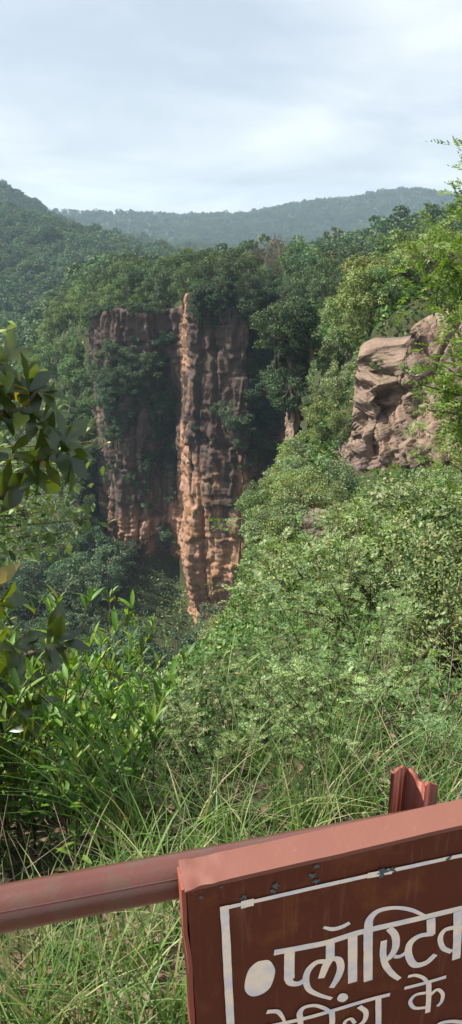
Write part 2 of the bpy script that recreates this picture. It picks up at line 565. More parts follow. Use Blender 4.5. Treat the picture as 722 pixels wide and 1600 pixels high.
def terrain():
    qs = np.concatenate([np.linspace(_q[0], -.34, 26)[:-1], np.linspace(-.34, .34, 200), np.linspace(.34, _q[-1], 26)[1:]])
    Yc = np.stack([np.interp(qs, _q, _ctl[:, r, 0]) for r in range(_ctl.shape[1])], 1)
    Zc = np.stack([np.interp(qs, _q, _ctl[:, r, 1]) for r in range(_ctl.shape[1])], 1)
    Ys, Zs = [], []
    for r, n in enumerate(SUBS):
        for s in np.arange(n) / n:
            Ys.append(Yc[:, r] * (1 - s) + Yc[:, r + 1] * s)
            Zs.append(Zc[:, r] * (1 - s) + Zc[:, r + 1] * s)
    Ys.append(Yc[:, -1])
    Zs.append(Zc[:, -1])
    Y = np.stack(Ys, 0)
    Z = np.stack(Zs, 0)
    # soften the kinks along the distance, cliffs stay
    for _ in range(3):
        Zn = Z.copy()
        Zn[1:-1] = .25 * Z[:-2] + .5 * Z[1:-1] + .25 * Z[2:]
        Z = Zn
    X = (Y + FAN) * qs[None, :]
    dist = np.maximum(Y, .8)
    P = np.stack([X, Y, Z * 0], -1)
    sc = np.clip(dist, 1, 1200)
    n1 = fbm(np.stack([X / (sc * .25 + .5), Y / (sc * .25 + .5), 0 * X + np.log(sc)], -1), 4, 3)
    amp = np.where(dist < 6, .05 + .02 * dist, np.where(dist < 60, .035 * dist, np.minimum(.016 * dist, 11)))
    Z = Z + n1 * amp * np.clip((dist - .7) / 2.0, .25, 1)
    Z = Z + .02 * fbm(np.stack([X * 6, Y * 6, 0 * X], -1), 3, 9) * (dist < 6)
    nr, nc = X.shape
    v = np.stack([X, Y, Z], -1).reshape(-1, 3)
    idx = np.arange(nr * nc).reshape(nr, nc)
    f = np.stack([idx[:-1, :-1], idx[:-1, 1:], idx[1:, 1:], idx[1:, :-1]], -1).reshape(-1, 4)
    return v, f


tv, tf = terrain()
ground = put(obj('ground', mesh_np('ground', tv, tf, M['ground'], True)), kind='structure')
G = BVHTree.FromPolygons([tuple(p) for p in tv.tolist()], tf.tolist())


def ground_z(x, y):
    h = G.ray_cast(Vector((x, y, 300)), Vector((0, 0, -1)))
    return h[0].z if h[0] is not None else None


# ------------------------------------------------------------------ cliffs
def cliff_mesh(name, path, step_u, step_z, disp, mat, lean=0.0, thick_back=None):
    """path: list of (x, y, top, bottom); displaced sheet wrapped over the top and back so that it is a solid body"""
    path = np.array(path, float)
    seg = np.linalg.norm(np.diff(path[:, :2], axis=0), axis=1)
    s = np.concatenate([[0], np.cumsum(seg)])
    nu = int(s[-1] / step_u) + 2
    u = np.linspace(0, s[-1], nu)
    P = np.stack([np.interp(u, s, path[:, k]) for k in range(4)], 1)
    xy = P[:, :2].copy()
    for _ in range(4):
        xy[1:-1] = .25 * xy[:-2] + .5 * xy[1:-1] + .25 * xy[2:]
    tan = unit(np.gradient(xy, axis=0))
    nrm = np.stack([tan[:, 1], -tan[:, 0]], 1)        # towards the camera side
    for _ in range(6):
        nrm[1:-1] = .25 * nrm[:-2] + .5 * nrm[1:-1] + .25 * nrm[2:]
    nrm = unit(nrm)
    H = (P[:, 2] - P[:, 3]).max()
    nz = int(H / step_z) + 2
    t = np.linspace(0, 1, nz)
    Z = P[None, :, 3] + (P[None, :, 2] - P[None, :, 3]) * t[:, None]
    U = np.broadcast_to(u[None], Z.shape)
    D = disp(U, Z, t[:, None] + 0 * Z)
    D = D - lean * (Z - P[None, :, 3])
    X = xy[None, :, 0] + nrm[None, :, 0] * D
    Yy = xy[None, :, 1] + nrm[None, :, 1] * D
    rows = [np.stack([X, Yy, Z], -1)]
    # wrap over the top towards the back
    back = 9.0 if thick_back is None else thick_back
    for fr in (.08, .3, .65, 1.0):
        Xb = X[-1] - nrm[:, 0] * back * fr
        Yb = Yy[-1] - nrm[:, 1] * back * fr
        zt = Z[-1] + .5 * math.sin(fr * 3.1) + .35 * fbm(np.stack([Xb * .4, Yb * .4, 0 * Xb], -1), 3, 5) - fr * fr * 1.5
        rows.append(np.stack([Xb, Yb, zt], -1)[None])
    V = np.concatenate(rows, 0)
    nr, nc = V.shape[:2]
    idx = np.arange(nr * nc).reshape(nr, nc)
    f = np.stack([idx[:-1, :-1], idx[:-1, 1:], idx[1:, 1:], idx[1:, :-1]], -1).reshape(-1, 4)
    V = V.reshape(-1, 3)
    return mesh_np(name, V, f, mat, False), V, f


def xat(px, py, Y):
    return at(px, py, Y)[0]


def pt(px, Y, pytop, zbot, pyref=600):
    return (xat(px, pyref, Y), Y, at(px, pytop, Y)[2], zbot)


def ridged(p, seed):
    return 1 - np.abs(vnoise(p, seed)) * 2


def cells(u, z, su, sz, seed):
    """random step per block of broken rock, courses offset against one another"""
    row = np.floor(z / sz).astype(np.int64)
    col = np.floor(u / su + _hash(row, row * 0 + 3, row * 0, seed) * 7).astype(np.int64)
    return _hash(col, row, row * 0 + 1, seed + 5) * 2 - 1


def disp_main(U, Z, T):
    o = 0 * U
    warp = 1.3 * fbm(np.stack([U * .08, Z * .05, o], -1), 3, 21)
    wz = 1.2 * fbm(np.stack([U * .12, Z * .12, o + 4], -1), 3, 22)
    uu, zz = U + warp, Z + wz
    a = fbm(np.stack([uu * .12, Z * .02, o], -1), 3, 31)                   # big buttresses
    cr = np.abs(vnoise(np.stack([uu * .26, Z * .02, o + 3], -1), 33))      # vertical joints
    joints = -np.exp(-(cr / .06) ** 2) * 1.1
    b1 = cells(uu, zz, 3.6, 9.0, 41)
    b2 = cells(uu + .5 * wz, zz, 1.3, 5.2, 43)
    b3 = cells(uu + .3 * wz, zz + .3 * warp, .55, 1.9, 45)
    b4 = cells(uu, zz, 5.0, .55, 47)
    f = fbm(np.stack([U * .8, Z * .7, o + 11], -1), 5, 41, .6)
    under = -1.6 * np.exp(-((T - .12) / .08) ** 2)
    return .8 * a + .8 * joints + .60 * b1 + .36 * b2 + .20 * b3 + .13 * b4 + .12 * f + under - .35 * np.exp(-(np.abs(vnoise(np.stack([U * .035, zz * .42, o + 15], -1), 49)) / .05) ** 2) - .16 * np.exp(-(np.abs(vnoise(np.stack([U * .06, zz * 1.1, o + 17], -1), 50)) / .07) ** 2)


ZB = -61
main_path = [pt(138, 140, 520, ZB), pt(146, 133, 505, ZB), pt(156, 128, 494, ZB), pt(175, 124.5, 487, ZB), pt(215, 123, 492, ZB), pt(255, 123.5, 490, ZB),
             pt(277, 122, 480, ZB), pt(281, 115, 466, ZB), pt(286, 109, 464, ZB), pt(300, 107.5, 466, ZB), pt(340, 105.2, 468, ZB), pt(375, 103.2, 470, ZB), pt(394, 103.5, 472, ZB),
             pt(404, 105.8, 475, ZB), pt(425, 106.3, 478, ZB), pt(440, 104.6, 486, ZB), pt(452, 104, 500, ZB), pt(470, 104, 516, ZB), pt(486, 108, 530, ZB)]
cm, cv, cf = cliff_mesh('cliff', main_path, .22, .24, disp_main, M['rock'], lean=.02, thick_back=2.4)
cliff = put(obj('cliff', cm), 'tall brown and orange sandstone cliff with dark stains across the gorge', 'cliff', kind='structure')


def disp_right(U, Z, T):
    o = 0 * U
    w = .38 * fbm(np.stack([U * .16, Z * .16, o], -1), 3, 51)
    r = (U * .80 + Z * .60) + w                       # strata run obliquely
    c = (-U * .60 + Z * .80) + .6 * w
    a = fbm(np.stack([r * .12, c * .06, o], -1), 3, 53)
    b1 = cells(c, r, 5.5, 2.1, 55)
    b2 = cells(c + .3 * w, r, 2.2, .8, 57)
    b3 = cells(c, r + .2 * w, 1.1, .32, 59)
    cr = np.abs(vnoise(np.stack([U * .22 + w * .3, Z * .09, o + 4], -1), 57))
    joints = -np.exp(-(cr / .045) ** 2) * .8
    cr2 = np.abs(vnoise(np.stack([c * .15, r * .55, o + 4], -1), 63))
    joints2 = -np.exp(-(cr2 / .05) ** 2) * .35
    f = fbm(np.stack([U * 1.3, Z * 1.3, o + 8], -1), 5, 59, .6)
    smooth = np.clip(fbm(np.stack([r * .16, c * .10, o + 12], -1), 2, 60) * 2.5 + .15, 0, 1)
    return .45 * a + .7 * joints + joints2 + (.26 * b1 + .28 * b2 + .20 * b3) * (1 - .5 * smooth) + .22 * f - .16 * np.exp(-(np.abs(vnoise(np.stack([c * .12, r * 2.4, o + 2], -1), 66)) / .12) ** 2)


right_path = [pt(490, 57, 665, -17, 650), pt(505, 48, 660, -17, 650), pt(514, 43.5, 645, -16, 650), pt(534, 41.2, 594, -15.5, 650), pt(560, 41, 552, -15.5, 650), pt(580, 40.3, 528, -15.5, 650),
              pt(604, 39.7, 510, -15, 650), pt(630, 39, 500, -15, 650), pt(655, 38.4, 502, -14.5, 650), pt(690, 37.6, 515, -14, 650), pt(740, 36.7, 520, -13, 650), pt(800, 36, 520, -12, 650)]
rm, rv, rf_ = cliff_mesh('rock_face', right_path, .085, .085, disp_right, M['rock2'], lean=.27, thick_back=5.0)
outcrop = put(obj('rock_face', rm), 'sunlit brown rock face with folded layers on the right slope', 'rock face', kind='structure')
def rock_lump(cen, size, seed):
    import bmesh
    bm = bmesh.new()
    bmesh.ops.create_icosphere(bm, subdivisions=6, radius=1)
    co = np.array([v.co[:] for v in bm.verts])
    fc = np.array([[v.index for v in f.verts] for f in bm.faces])
    bm.free()
    p = co * size
    q = p + .25 * np.stack([fbm(p * 1.1 + s_ * 9.1, 3, seed + s_) for s_ in range(3)], -1)
    st = cells(q[:, 0] * .8 + q[:, 2] * .3, q[:, 2] - .4 * q[:, 0], .9, .8, seed) * .16 + cells(q[:, 0] + q[:, 1], q[:, 2] - .4 * q[:, 0], .42, .3, seed + 3) * .08
    n = .20 * fbm(p * .9, 4, seed + 7) + .06 * fbm(p * 4, 4, seed + 9)
    v = p + co * (st + n)[:, None] + cen
    return mesh_np('rock_ledge', v, fc, M['rock2']), v, fc


lm, lv, lf_ = rock_lump(at(494, 843, 28.2), np.array([.95, .8, 1.15]), 77)
ledge = put(obj('rock_ledge', lm), 'small reddish rock ledge below the large rock face', 'rock ledge', kind='structure')
col_path = [pt(438, 70, 640, -28), pt(446, 66, 560, -28), pt(455, 64, 528, -28), pt(468, 64, 525, -28), pt(478, 67, 545, -28)]
pm, pv, pf_ = cliff_mesh('rock_column', col_path, .15, .15, lambda U, Z, T: .5 * disp_main(U * 2 + 9, Z * 2, T * 0 + .8), M['rock2'], lean=.05, thick_back=.8)
put(obj('rock_column', pm), 'narrow broken rock column standing between the cliff and the right slope', 'rock column', kind='structure')

allv, allf, off = [], [], 0
for v_, f_ in ((tv, tf), (cv, cf), (rv, rf_), (lv, np.concatenate([lf_, lf_[:, 2:]], 1)), (pv, pf_)):
    allv.append(v_)
    allf.append(f_ + off)
    off += len(v_)
W_ALL = BVHTree.FromPolygons(np.concatenate(allv).tolist(), [tuple(dict.fromkeys(t)) for t in np.concatenate(allf).tolist()])
EYEV = Vector(EYE)


def hit(px, py):
    d = Vector(ray(px, py)).normalized()
    h = W_ALL.ray_cast(EYEV, d)
    return (np.array(h[0]), np.array(h[1])) if h[0] is not None else (None, None)


def blocked(p, slack=1.0):
    d = Vector(p) - EYEV
    L = d.length
    h = W_ALL.ray_cast(EYEV, d.normalized(), L - slack)
    return h[0] is not None


def top_z(x, y):
    h = W_ALL.ray_cast(Vector((x, y, 300)), Vector((0, 0, -1)))
    return h[0].z if h[0] is not None else None


# ------------------------------------------------------------------ tree prototypes
def crown_tree(seed, h=7.0, w=5.5, lobes=20, leaves=260, leaf=.26, mat='leaf_plateau', base=.28, flat=.75, lobe_r=(.75, 1.3), aspect=.6, up=.35):
    """returns trunk mesh, crown mesh"""
    rs = np.random.default_rng(seed)
    t = MB()
    lean = rs.normal(size=2) * .25
    trunk_pts = np.array([[0, 0, -.8], [lean[0] * .2, lean[1] * .2, h * .15], [lean[0] * .6, lean[1] * .6, h * .35], [lean[0], lean[1], h * .6], [lean[0] * 1.3, lean[1] * 1.3, h * .85]])
    r0 = .022 * h
    t.tube(trunk_pts, np.array([1.3, 1, .8, .5, .15]) * r0, 7)
    cs, rr = [], []
    for i in range(lobes):
        for _ in range(30):
            d = rs.normal(size=3)
            d /= np.linalg.norm(d)
            rad = rs.uniform(.45, 1.0) ** .6
            c = np.array([d[0] * w * .5 * rad, d[1] * w * .5 * rad, h * (base + (1 - base) * .5) + d[2] * h * (1 - base) * .5 * rad * .9])
            # narrower at the bottom
            if c[2] < h * (base + .15) and np.hypot(c[0], c[1]) > w * .32:
                continue
            if all(np.linalg.norm((c - o) * [1, 1, 1.3]) > .75 * lobe_r[0] for o in cs):
                break
        r = rs.uniform(*lobe_r) * (1.1 - .3 * rad)
        c[2] = min(c[2], h - r * .6)
        cs.append(c)
        rr.append(r)
        if i % 2 == 0:
            a = trunk_pts[rs.integers(2, 4)]
            mid = (a + c) / 2 + [0, 0, -.08 * h]
            t.tube([a, mid, c], np.array([.38, .25, .08]) * r0, 5)
    C, N, D, L, Wd = [], [], [], [], []
    for c, r in zip(cs, rr):
        n = int(leaves * (r / np.mean(rr)) ** 2)
        d = rs.normal(size=(n, 3))
        d[:, 2] += up
        d = unit(d)
        rad = r * rs.uniform(.35, 1.12, n) ** .45
        # sub-clumps make the outline uneven
        bump = fbm(d * 2.6 + c, 2, seed) * .35
        rad = rad * (1 + bump)
        p = c + d * rad[:, None] * [1, 1, flat]
        p[:, 2] -= .12 * r
        keep = fbm(p * (1.4 / r), 2, seed + 5) > -.45
        p, d = p[keep], d[keep]
        nn = unit(d * .7 + rs.normal(size=p.shape) * .65 + [0, 0, .45])
        C.append(p)
        N.append(nn)
        D.append(rs.normal(size=p.shape) + d * .4 - [0, 0, .3])
        l = leaf * rs.uniform(.6, 1.35, len(p))
        L.append(l)
        Wd.append(l * aspect * rs.uniform(.8, 1.2, len(p)))
    v, q = leaf_quads(np.concatenate(C), np.concatenate(N), np.concatenate(D), np.concatenate(L), np.concatenate(Wd))
    return t.mesh('trunk', M['bark']), mesh_np('crown', v, q, M[mat])


PROTO = {}


def proto(kind, *a, **kw):
    PROTO.setdefault(kind, []).append((crown_tree(*a, **kw), kw.get('h', 7.0), kw.get('w', 5.5)))


for s in range(5):
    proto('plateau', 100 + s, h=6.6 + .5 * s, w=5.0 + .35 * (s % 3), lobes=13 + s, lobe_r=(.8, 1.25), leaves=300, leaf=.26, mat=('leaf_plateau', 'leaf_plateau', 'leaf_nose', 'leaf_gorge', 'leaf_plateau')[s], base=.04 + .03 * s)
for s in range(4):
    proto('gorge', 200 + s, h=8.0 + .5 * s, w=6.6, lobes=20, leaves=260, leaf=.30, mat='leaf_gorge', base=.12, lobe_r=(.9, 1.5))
for s in range(3):
    proto('cliffbush', 300 + s, h=3.2, w=4.0, lobes=10, leaves=230, leaf=.25, mat='leaf_gorge', base=.0, lobe_r=(.6, 1.0))
for s in range(4):
    proto('nose', 400 + s, h=7.0, w=6.0, lobes=18, leaves=240, leaf=.28, mat='leaf_nose', base=.05, lobe_r=(.8, 1.4))
for s in range(4):
    proto('slope', 500 + s, h=4.2, w=3.9, lobes=24, leaves=420, leaf=.14, mat=('leaf_slope', 'leaf_grey', 'leaf_grey', 'leaf_slope')[s], base=.08, lobe_r=(.45, .85), aspect=.5)
for s in range(2):
    proto('olive', 550 + s, h=3.2, w=3.4, lobes=18, leaves=380, leaf=.15, mat='leaf_olive', base=.02, lobe_r=(.45, .8), aspect=.55)
for s in range(3):
    proto('rim', 600 + s, h=5.5, w=5.2, lobes=26, leaves=420, leaf=.19, mat=('leaf_slope', 'leaf_olive', 'leaf_pinnate')[s], base=.12, lobe_r=(.6, 1.0), aspect=.5)
for s in range(2):
    proto('lowshrub', 650 + s, h=1.7, w=2.4, lobes=16, leaves=330, leaf=.085, mat=('leaf_grey', 'leaf_slope')[s], base=-.1, lobe_r=(.28, .5), aspect=.5)
proto('pale', 700, h=6.5, w=6.5, lobes=22, leaves=420, leaf=.34, mat='leaf_pale', base=.25, flat=.45, aspect=.3)
proto('brightgrass', 720, h=1.3, w=3.2, lobes=12, leaves=420, leaf=.2, mat='leaf_bright', base=-.2, lobe_r=(.35, .6), aspect=.3)
for s in range(3):
    proto('far', 800 + s, h=8.5, w=8.0, lobes=13, leaves=75, leaf=.75, mat='leaf_far', base=.05, lobe_r=(1.2, 2.1), aspect=.75)
COUNT = {}


def plant(kind, loc, rz, sc, name, label, group=None, cat='tree', which=None):
    P_ = PROTO[kind]
    (tm, cmesh), h, w = P_[which if which is not None else random.randrange(len(P_))]
    r = empty(name, loc, rz, sc)
    r.scale = (sc * random.uniform(.9, 1.15), sc * random.uniform(.9, 1.15), sc * random.uniform(.88, 1.12))
    put(r, label, cat, group)
    obj('trunk', tm, r)
    obj('crown', cmesh, r)
    COUNT[label] = COUNT.get(label, 0) + 1
    return r


def sil_scale(x, y, z, h, sc, w=None):
    """the near slope stays low enough to leave the gorge open"""
    px = qof(x, y)
    best = sc
    rp = FOC * (w or h) * .5 * sc / max(y, 1.0) * .8
    for dp in (-rp, -rp * .5, 0, rp * .5, rp):
        ys = np.interp(px + dp, [60, 200, 270, 300, 330, 366, 378, 430, 447, 480, 520], [1075, 1062, 1036, 985, 930, 868, 755, 695, 640, 560, 380])
        top = at(px, ys, y)[2]
        best = min(best, (top - z) / h)
        if 466 < px + dp * .7 < 520 and 12 < y < 27.5:
            best = min(best, (at(px, 866, y)[2] - z) / h)
        if 500 < px + dp < 700 and y < 46:
            best = min(best, (at(px, np.interp(px + dp, [500, 530, 700], [715, 742, 752]), y)[2] - z) / h)
    if best < sc and px > 320:
        best = min(sc, best * random.choice((.75, .9, 1.05, 1.3, 1.7)))
    return best


PLACED = []   # crown ellipsoids (x,y,z,r) for thinning


def seen(c, r, margin=60, n=9):
    """is any point of a ball visible past the land and the crowns already planted in front"""
    px, py, z = project(c)
    pr = FOC * r / max(z, .1)
    if z < 0 or px < -margin - pr or px > 722 + margin + pr or py < -margin - pr or py > 1600:
        return False
    d = unit(RNG.normal(size=(n, 3))) * r * .85
    d[:, 2] = np.abs(d[:, 2])
    return any(not blocked(c + dd, r * .6) for dd in d)


def poisson(cands, spacing):
    """greedy thinning of (x,y) candidates with a spacing per candidate"""
    out = []
    cell = {}
    for x, y, s in cands:
        k = (int(x // 12), int(y // 12))
        ok = True
        for a in (-1, 0, 1):
            for b in (-1, 0, 1):
                for (X, Y, S) in cell.get((k[0] + a, k[1] + b), ()):
                    if (X - x) ** 2 + (Y - y) ** 2 < ((s + S) * .5) ** 2:
                        ok = False
                        break
        if ok:
            cell.setdefault(k, []).append((x, y, s))
            out.append((x, y, s))
    return out


def qof(x, y):
    return 361 + 1225 * x / (y + FAN)


# plateau trees behind the cliff edge
c = []
for _ in range(7000):
    Y = RNG.uniform(92, 205)
    px = RNG.uniform(120, 790)
    x = (Y + FAN) * (px - 361) / 1225
    edge = np.interp(px, [150, 170, 268, 290, 390, 402, 440, 490, 570, 720], [139, 128, 127, 110, 112, 121, 117, 97, 90, 85])
    if Y < edge + 1 or (px < 150 and Y < 165):
        continue
    c.append((x, Y, np.interp(Y, [95, 200], [3.0, 4.6])))
nplat = 0
for x, y, s in poisson(c, 5):
    z = top_z(x, y)
    if z is None or z < -16:
        continue
    if 398 < qof(x, y) < 448 and y < 141:
        continue
    sc = RNG.uniform(.55, 1.0)
    if y < np.interp(qof(x, y), [150, 290, 390, 440, 490], [133, 116, 120, 124, 103]):
        sc *= .7
    if not seen(np.array([x, y, z + 4 * sc]), 2.6):
        continue
    plant('plateau', (x, y, z - .3), RNG.uniform(0, 6.28), sc, 'forest_tree', 'leafy green tree in the wood on the plateau above the main cliff', 'trees on the plateau above the cliff')
    nplat += 1

# lit slope left of the cliff
c = []
for _ in range(900):
    px = RNG.uniform(-60, 160)
    Y = RNG.uniform(112, 200)
    c.append(((Y + FAN) * (px - 361) / 1225, Y, 3.7))
for x, y, s in poisson(c, 5):
    z = top_z(x, y)
    if z is None or z > -12 or z < -52:
        continue
    if seen(np.array([x, y, z + 4]), 2.5):
        plant('nose', (x, y, z - .3), RNG.uniform(0, 6.28), RNG.uniform(.7, 1.1), 'slope_tree', 'light green tree on the steep wooded slope left of the cliff', 'trees on the slope left of the cliff')

# gorge floor
c = []
for _ in range(900):
    px = RNG.uniform(-90, 335)
    Y = RNG.uniform(52, 122)
    c.append(((Y + FAN) * (px - 361) / 1225, Y, 4.4))
for x, y, s in poisson(c, 5):
    z = top_z(x, y)
    if z is None or z > -34:
        continue
    if (185 < qof(x, y) < 310 and y > 98) or 240 < qof(x, y) < 310 and y > 88:
        continue
    if seen(np.array([x, y, z + 5]), 3):
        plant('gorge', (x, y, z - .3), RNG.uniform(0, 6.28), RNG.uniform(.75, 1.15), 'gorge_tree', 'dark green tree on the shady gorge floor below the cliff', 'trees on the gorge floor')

# trees on ledges of the cliff, found by looking at the rock
def on_rock(spots, kind, scr, name, label, group, cat='tree', which=None, out=.6):
    for px, py in spots:
        p, n = hit(px, py)
        if p is None:
            continue
        n = n if n[1] < 0 else -n
        sc = RNG.uniform(*scr)
        q = p + np.array([n[0], n[1], 0]) * out * sc
        plant(kind, (q[0], q[1], q[2] - 1.5 * sc), RNG.uniform(0, 6.28), sc, name, label, group, cat, which)


spots = []
for px, py, n, sx, sy in ((215, 610, 10, 44, 30), (190, 650, 9, 30, 40), (235, 670, 12, 38, 44), (185, 570, 5, 24, 16), (255, 600, 4, 14, 30), (250, 730, 4, 22, 16), (165, 620, 5, 12, 50)):
    for _ in range(n):
        spots.append((px + RNG.uniform(-1, 1) * sx, py + RNG.uniform(-1, 1) * sy))
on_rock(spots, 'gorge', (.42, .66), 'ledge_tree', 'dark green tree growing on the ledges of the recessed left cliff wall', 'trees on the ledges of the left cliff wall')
spots = []
for px, py, n, sx, sy in ((425, 510, 13, 46, 50), (420, 590, 12, 36, 44), (335, 490, 8, 30, 22), (390, 475, 9, 44, 24), (455, 530, 7, 20, 40), (425, 650, 5, 24, 24)):
    for _ in range(n):
        spots.append((px + RNG.uniform(-1, 1) * sx, py + RNG.uniform(-1, 1) * sy))
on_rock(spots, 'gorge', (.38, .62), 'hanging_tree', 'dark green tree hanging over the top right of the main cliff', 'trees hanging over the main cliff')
on_rock([(385, 640), (362, 660), (378, 690), (410, 660), (430, 650), (395, 715), (350, 640), (418, 690), (400, 600), (428, 610), (412, 630), (436, 660), (404, 680), (430, 700), (388, 660), (420, 735), (400, 745), (440, 620)], 'cliffbush', (.6, .9), 'cliff_shrub', 'green shrub rooted in the face of the main cliff at its right side', 'shrubs on the right of the cliff face', 'shrub')
spots = [(205, 745), (225, 760), (180, 730), (262, 820), (270, 835), (215, 930), (240, 915), (255, 935), (270, 925), (230, 950), (275, 600), (258, 560), (268, 770), (170, 745), (160, 700), (140, 720), (235, 790)]
on_rock(spots, 'cliffbush', (.5, .85), 'cliff_bush', 'olive green bush clinging to the dark lower wall of the left cliff', 'bushes on the lower cliff wall', 'bush')
spots = [(RNG.uniform(150, 385), RNG.uniform(700, 900)) for _ in range(26)] + [(RNG.uniform(300, 380), RNG.uniform(560, 700)) for _ in range(8)]
on_rock(spots, 'cliffbush', (.14, .32), 'cliff_tuft', 'small tuft of leaves sprouting from a crack in the cliff', 'small tufts in the cliff cracks', 'tuft', out=.2)
rim = np.array(main_path)
for k_ in range(64):
    i_ = RNG.integers(0, len(rim) - 1)
    f_ = RNG.random()
    b_ = rim[i_] * (1 - f_) + rim[i_ + 1] * f_
    pxr = qof(b_[0], b_[1])
    if 276 < pxr < 305:
        continue
    sc = RNG.uniform(.45, .85)
    q_ = np.array([b_[0] + RNG.uniform(-.6, .6), b_[1] + RNG.uniform(-.3, 2.8)])
    z_ = top_z(*q_)
    if z_ is None or z_ < -16:
        continue
    plant('cliffbush', (q_[0], q_[1], z_ - .6 * sc), RNG.uniform(0, 6.28), sc, 'rim_bush', 'rounded green bush growing along the very top edge of the main cliff', 'bushes along the cliff edge', 'bush')
# the pale feathery tree at the gorge mouth
p = at(192, 1046, 74)
plant('pale', (p[0], p[1], p[2] - 1.2), .6, .98, 'feathery_tree', 'pale green feathery tree standing lowest in the gorge mouth', cat='tree')
# rising tree line stand-outs
p = at(292, 410, 152)
plant('plateau', (p[0], p[1], top_z(p[0], p[1])), 1.0, 1.0, 'forest_tree', 'tallest slender tree rising above the plateau wood left of centre', cat='tree', which=4)
p = at(470, 440, 138)
plant('plateau', (p[0], p[1], top_z(p[0], p[1])), 2.0, 1.25, 'forest_tree', 'round light tree on bare yellow grass at the plateau edge', cat='tree', which=0)


def bare_tree(seed, h):
    rs = np.random.default_rng(seed)
    t = MB()
    t.tube([[0, 0, -.5], [.1, 0, h * .3], [.05, .1, h * .6], [0, 0, h * .8]], [.14, .11, .07, .02], 6)

    def br(p, d, L, r, dep):
        e = p + d * L
        m = (p + e) / 2 + rs.normal(size=3) * L * .08
        t.tube([p, m, e], [r, r * .75, r * .45], 4, False)
        if dep:
            for _ in range(4):
                br(p + (e - p) * rs.uniform(.35, 1), unit(d * .8 + rs.normal(size=3) * .5 + [0, 0, .35]), L * .62, r * .55, dep - 1)
    for _ in range(13):
        a = rs.uniform(0, 6.28)
        br(np.array([.05, .05, h * rs.uniform(.25, .75)]), unit(np.array([math.cos(a), math.sin(a), rs.uniform(.5, 1.2)])), h * .3, .05, 2)
    return t


M['bare'] = bark_mat('bare_twigs', (.10, .075, .06), (.20, .15, .13))
for (px_, Yb, hb, lab) in ((414, 131, 7.6, 'leafless brown tree left of its bare twin on the plateau'), (432, 135, 8.0, 'leafless brown tree right of its bare twin on the plateau')):
    xb = (Yb + FAN) * (px_ - 361) / 1225
    e = put(empty('bare_tree', (xb, Yb, top_z(xb, Yb))), lab, 'tree')
    obj('branches', bare_tree(px_, hb).mesh('branches', M['bare']), e)

# right-hand slope, 8 to 90 m
c = []
for _ in range(9000):
    Y = math.exp(RNG.uniform(math.log(11), math.log(96)))
    px = RNG.uniform(270, 800)
    x = (Y + FAN) * (px - 361) / 1225
    lim = np.interp(px, [270, 290, 340, 390, 440, 490], [13, 17, 22, 36, 60, 95])
    if Y > lim:
        continue
    c.append((x, Y, np.interp(Y, [10, 30, 90], [.95, 1.45, 2.7])))
for x, y, s in poisson(c, 3):
    z = top_z(x, y)
    px = qof(x, y)
    if z is None:
        continue
    sc = np.interp(y, [10, 30, 90], [.34, .60, .95]) * RNG.uniform(.75, 1.2)
    # keep the rock face in view: nothing tall right in front of it
    if px > 515 and 24 < y < 42:
        if y > 39:
            continue
        sc *= .55
    if 466 < px < 520 and 26.5 < y < 29:
        continue
    if (39.5 < y < 46 and px > 500) or (34 < y < 46.5 and 474 < px < 545):
        continue
    kind = 'slope' if RNG.random() < .78 else 'olive'
    if y > 44 and px > 560:
        kind, sc = 'rim', RNG.uniform(.6, .95)
    sc = sil_scale(x, y, z, PROTO[kind][0][1] * 1.05, sc, PROTO[kind][0][2])
    if sc < .09:
        continue
    if not seen(np.array([x, y, z + 2.5 * sc]), 1.6 * sc):
        continue
    if kind == 'rim':
        plant(kind, (x, y, z - .2), RNG.uniform(0, 6.28), sc, 'rim_tree', 'green tree on the rim above and behind the brown rock face', 'trees above the brown rock face')
    elif kind == 'slope':
        plant(kind, (x, y, z - .2), RNG.uniform(0, 6.28), sc, 'slope_shrub', 'light grey-green shrub on the sunlit right slope of the ravine', 'shrubs on the sunlit right slope', 'shrub')
    else:
        plant(kind, (x, y, z - .2), RNG.uniform(0, 6.28), sc, 'olive_shrub', 'olive shrub with broad leaves on the sunlit right slope', 'olive shrubs on the right slope', 'shrub')
for (px_, Y_, sc) in ((560, 23, .5), (655, 21, .5), (470, 29, .62), (425, 27, .55), (520, 19, .42), (690, 24, .55), (440, 50, 1.0), (472, 58, 1.15), (500, 66, 1.25), (455, 62, 1.1), (545, 60, 1.2), (600, 58, 1.15), (620, 17, .4), (458, 48, .95), (430, 38, .8)):
    x_ = (Y_ + FAN) * (px_ - 361) / 1225
    z_ = ground_z(x_, Y_)
    sc = max(.2, sil_scale(x_, Y_, z_, 4.6, sc))
    plant('slope', (x_, Y_, z_ - .2), RNG.uniform(0, 6.28), sc, 'slope_tree', 'taller full-crowned green tree rising above the scrub of the right slope', 'taller trees on the right slope')
spots = [(RNG.uniform(100, 148), RNG.uniform(520, 780)) for _ in range(40)]
on_rock(spots, 'nose', (.4, .65), 'slope_tree', 'light green tree on the steep wooded slope left of the cliff', 'trees on the slope left of the cliff')
on_rock([(500, 700), (520, 712), (545, 735), (530, 730)], 'brightgrass', (.7, 1.0), 'bright_plant', 'bright yellow-green low plant beside the left foot of the rock face', 'bright plants below the rock face', 'plant', out=.3)
on_rock([(535, 620), (590, 560), (640, 560), (612, 585), (660, 700), (600, 800), (640, 790), (690, 760), (575, 770)], 'lowshrub', (.35, .6), 'rock_tuft', 'small green tuft growing out of the brown rock face', 'tufts on the brown rock face', 'tuft', out=.1)

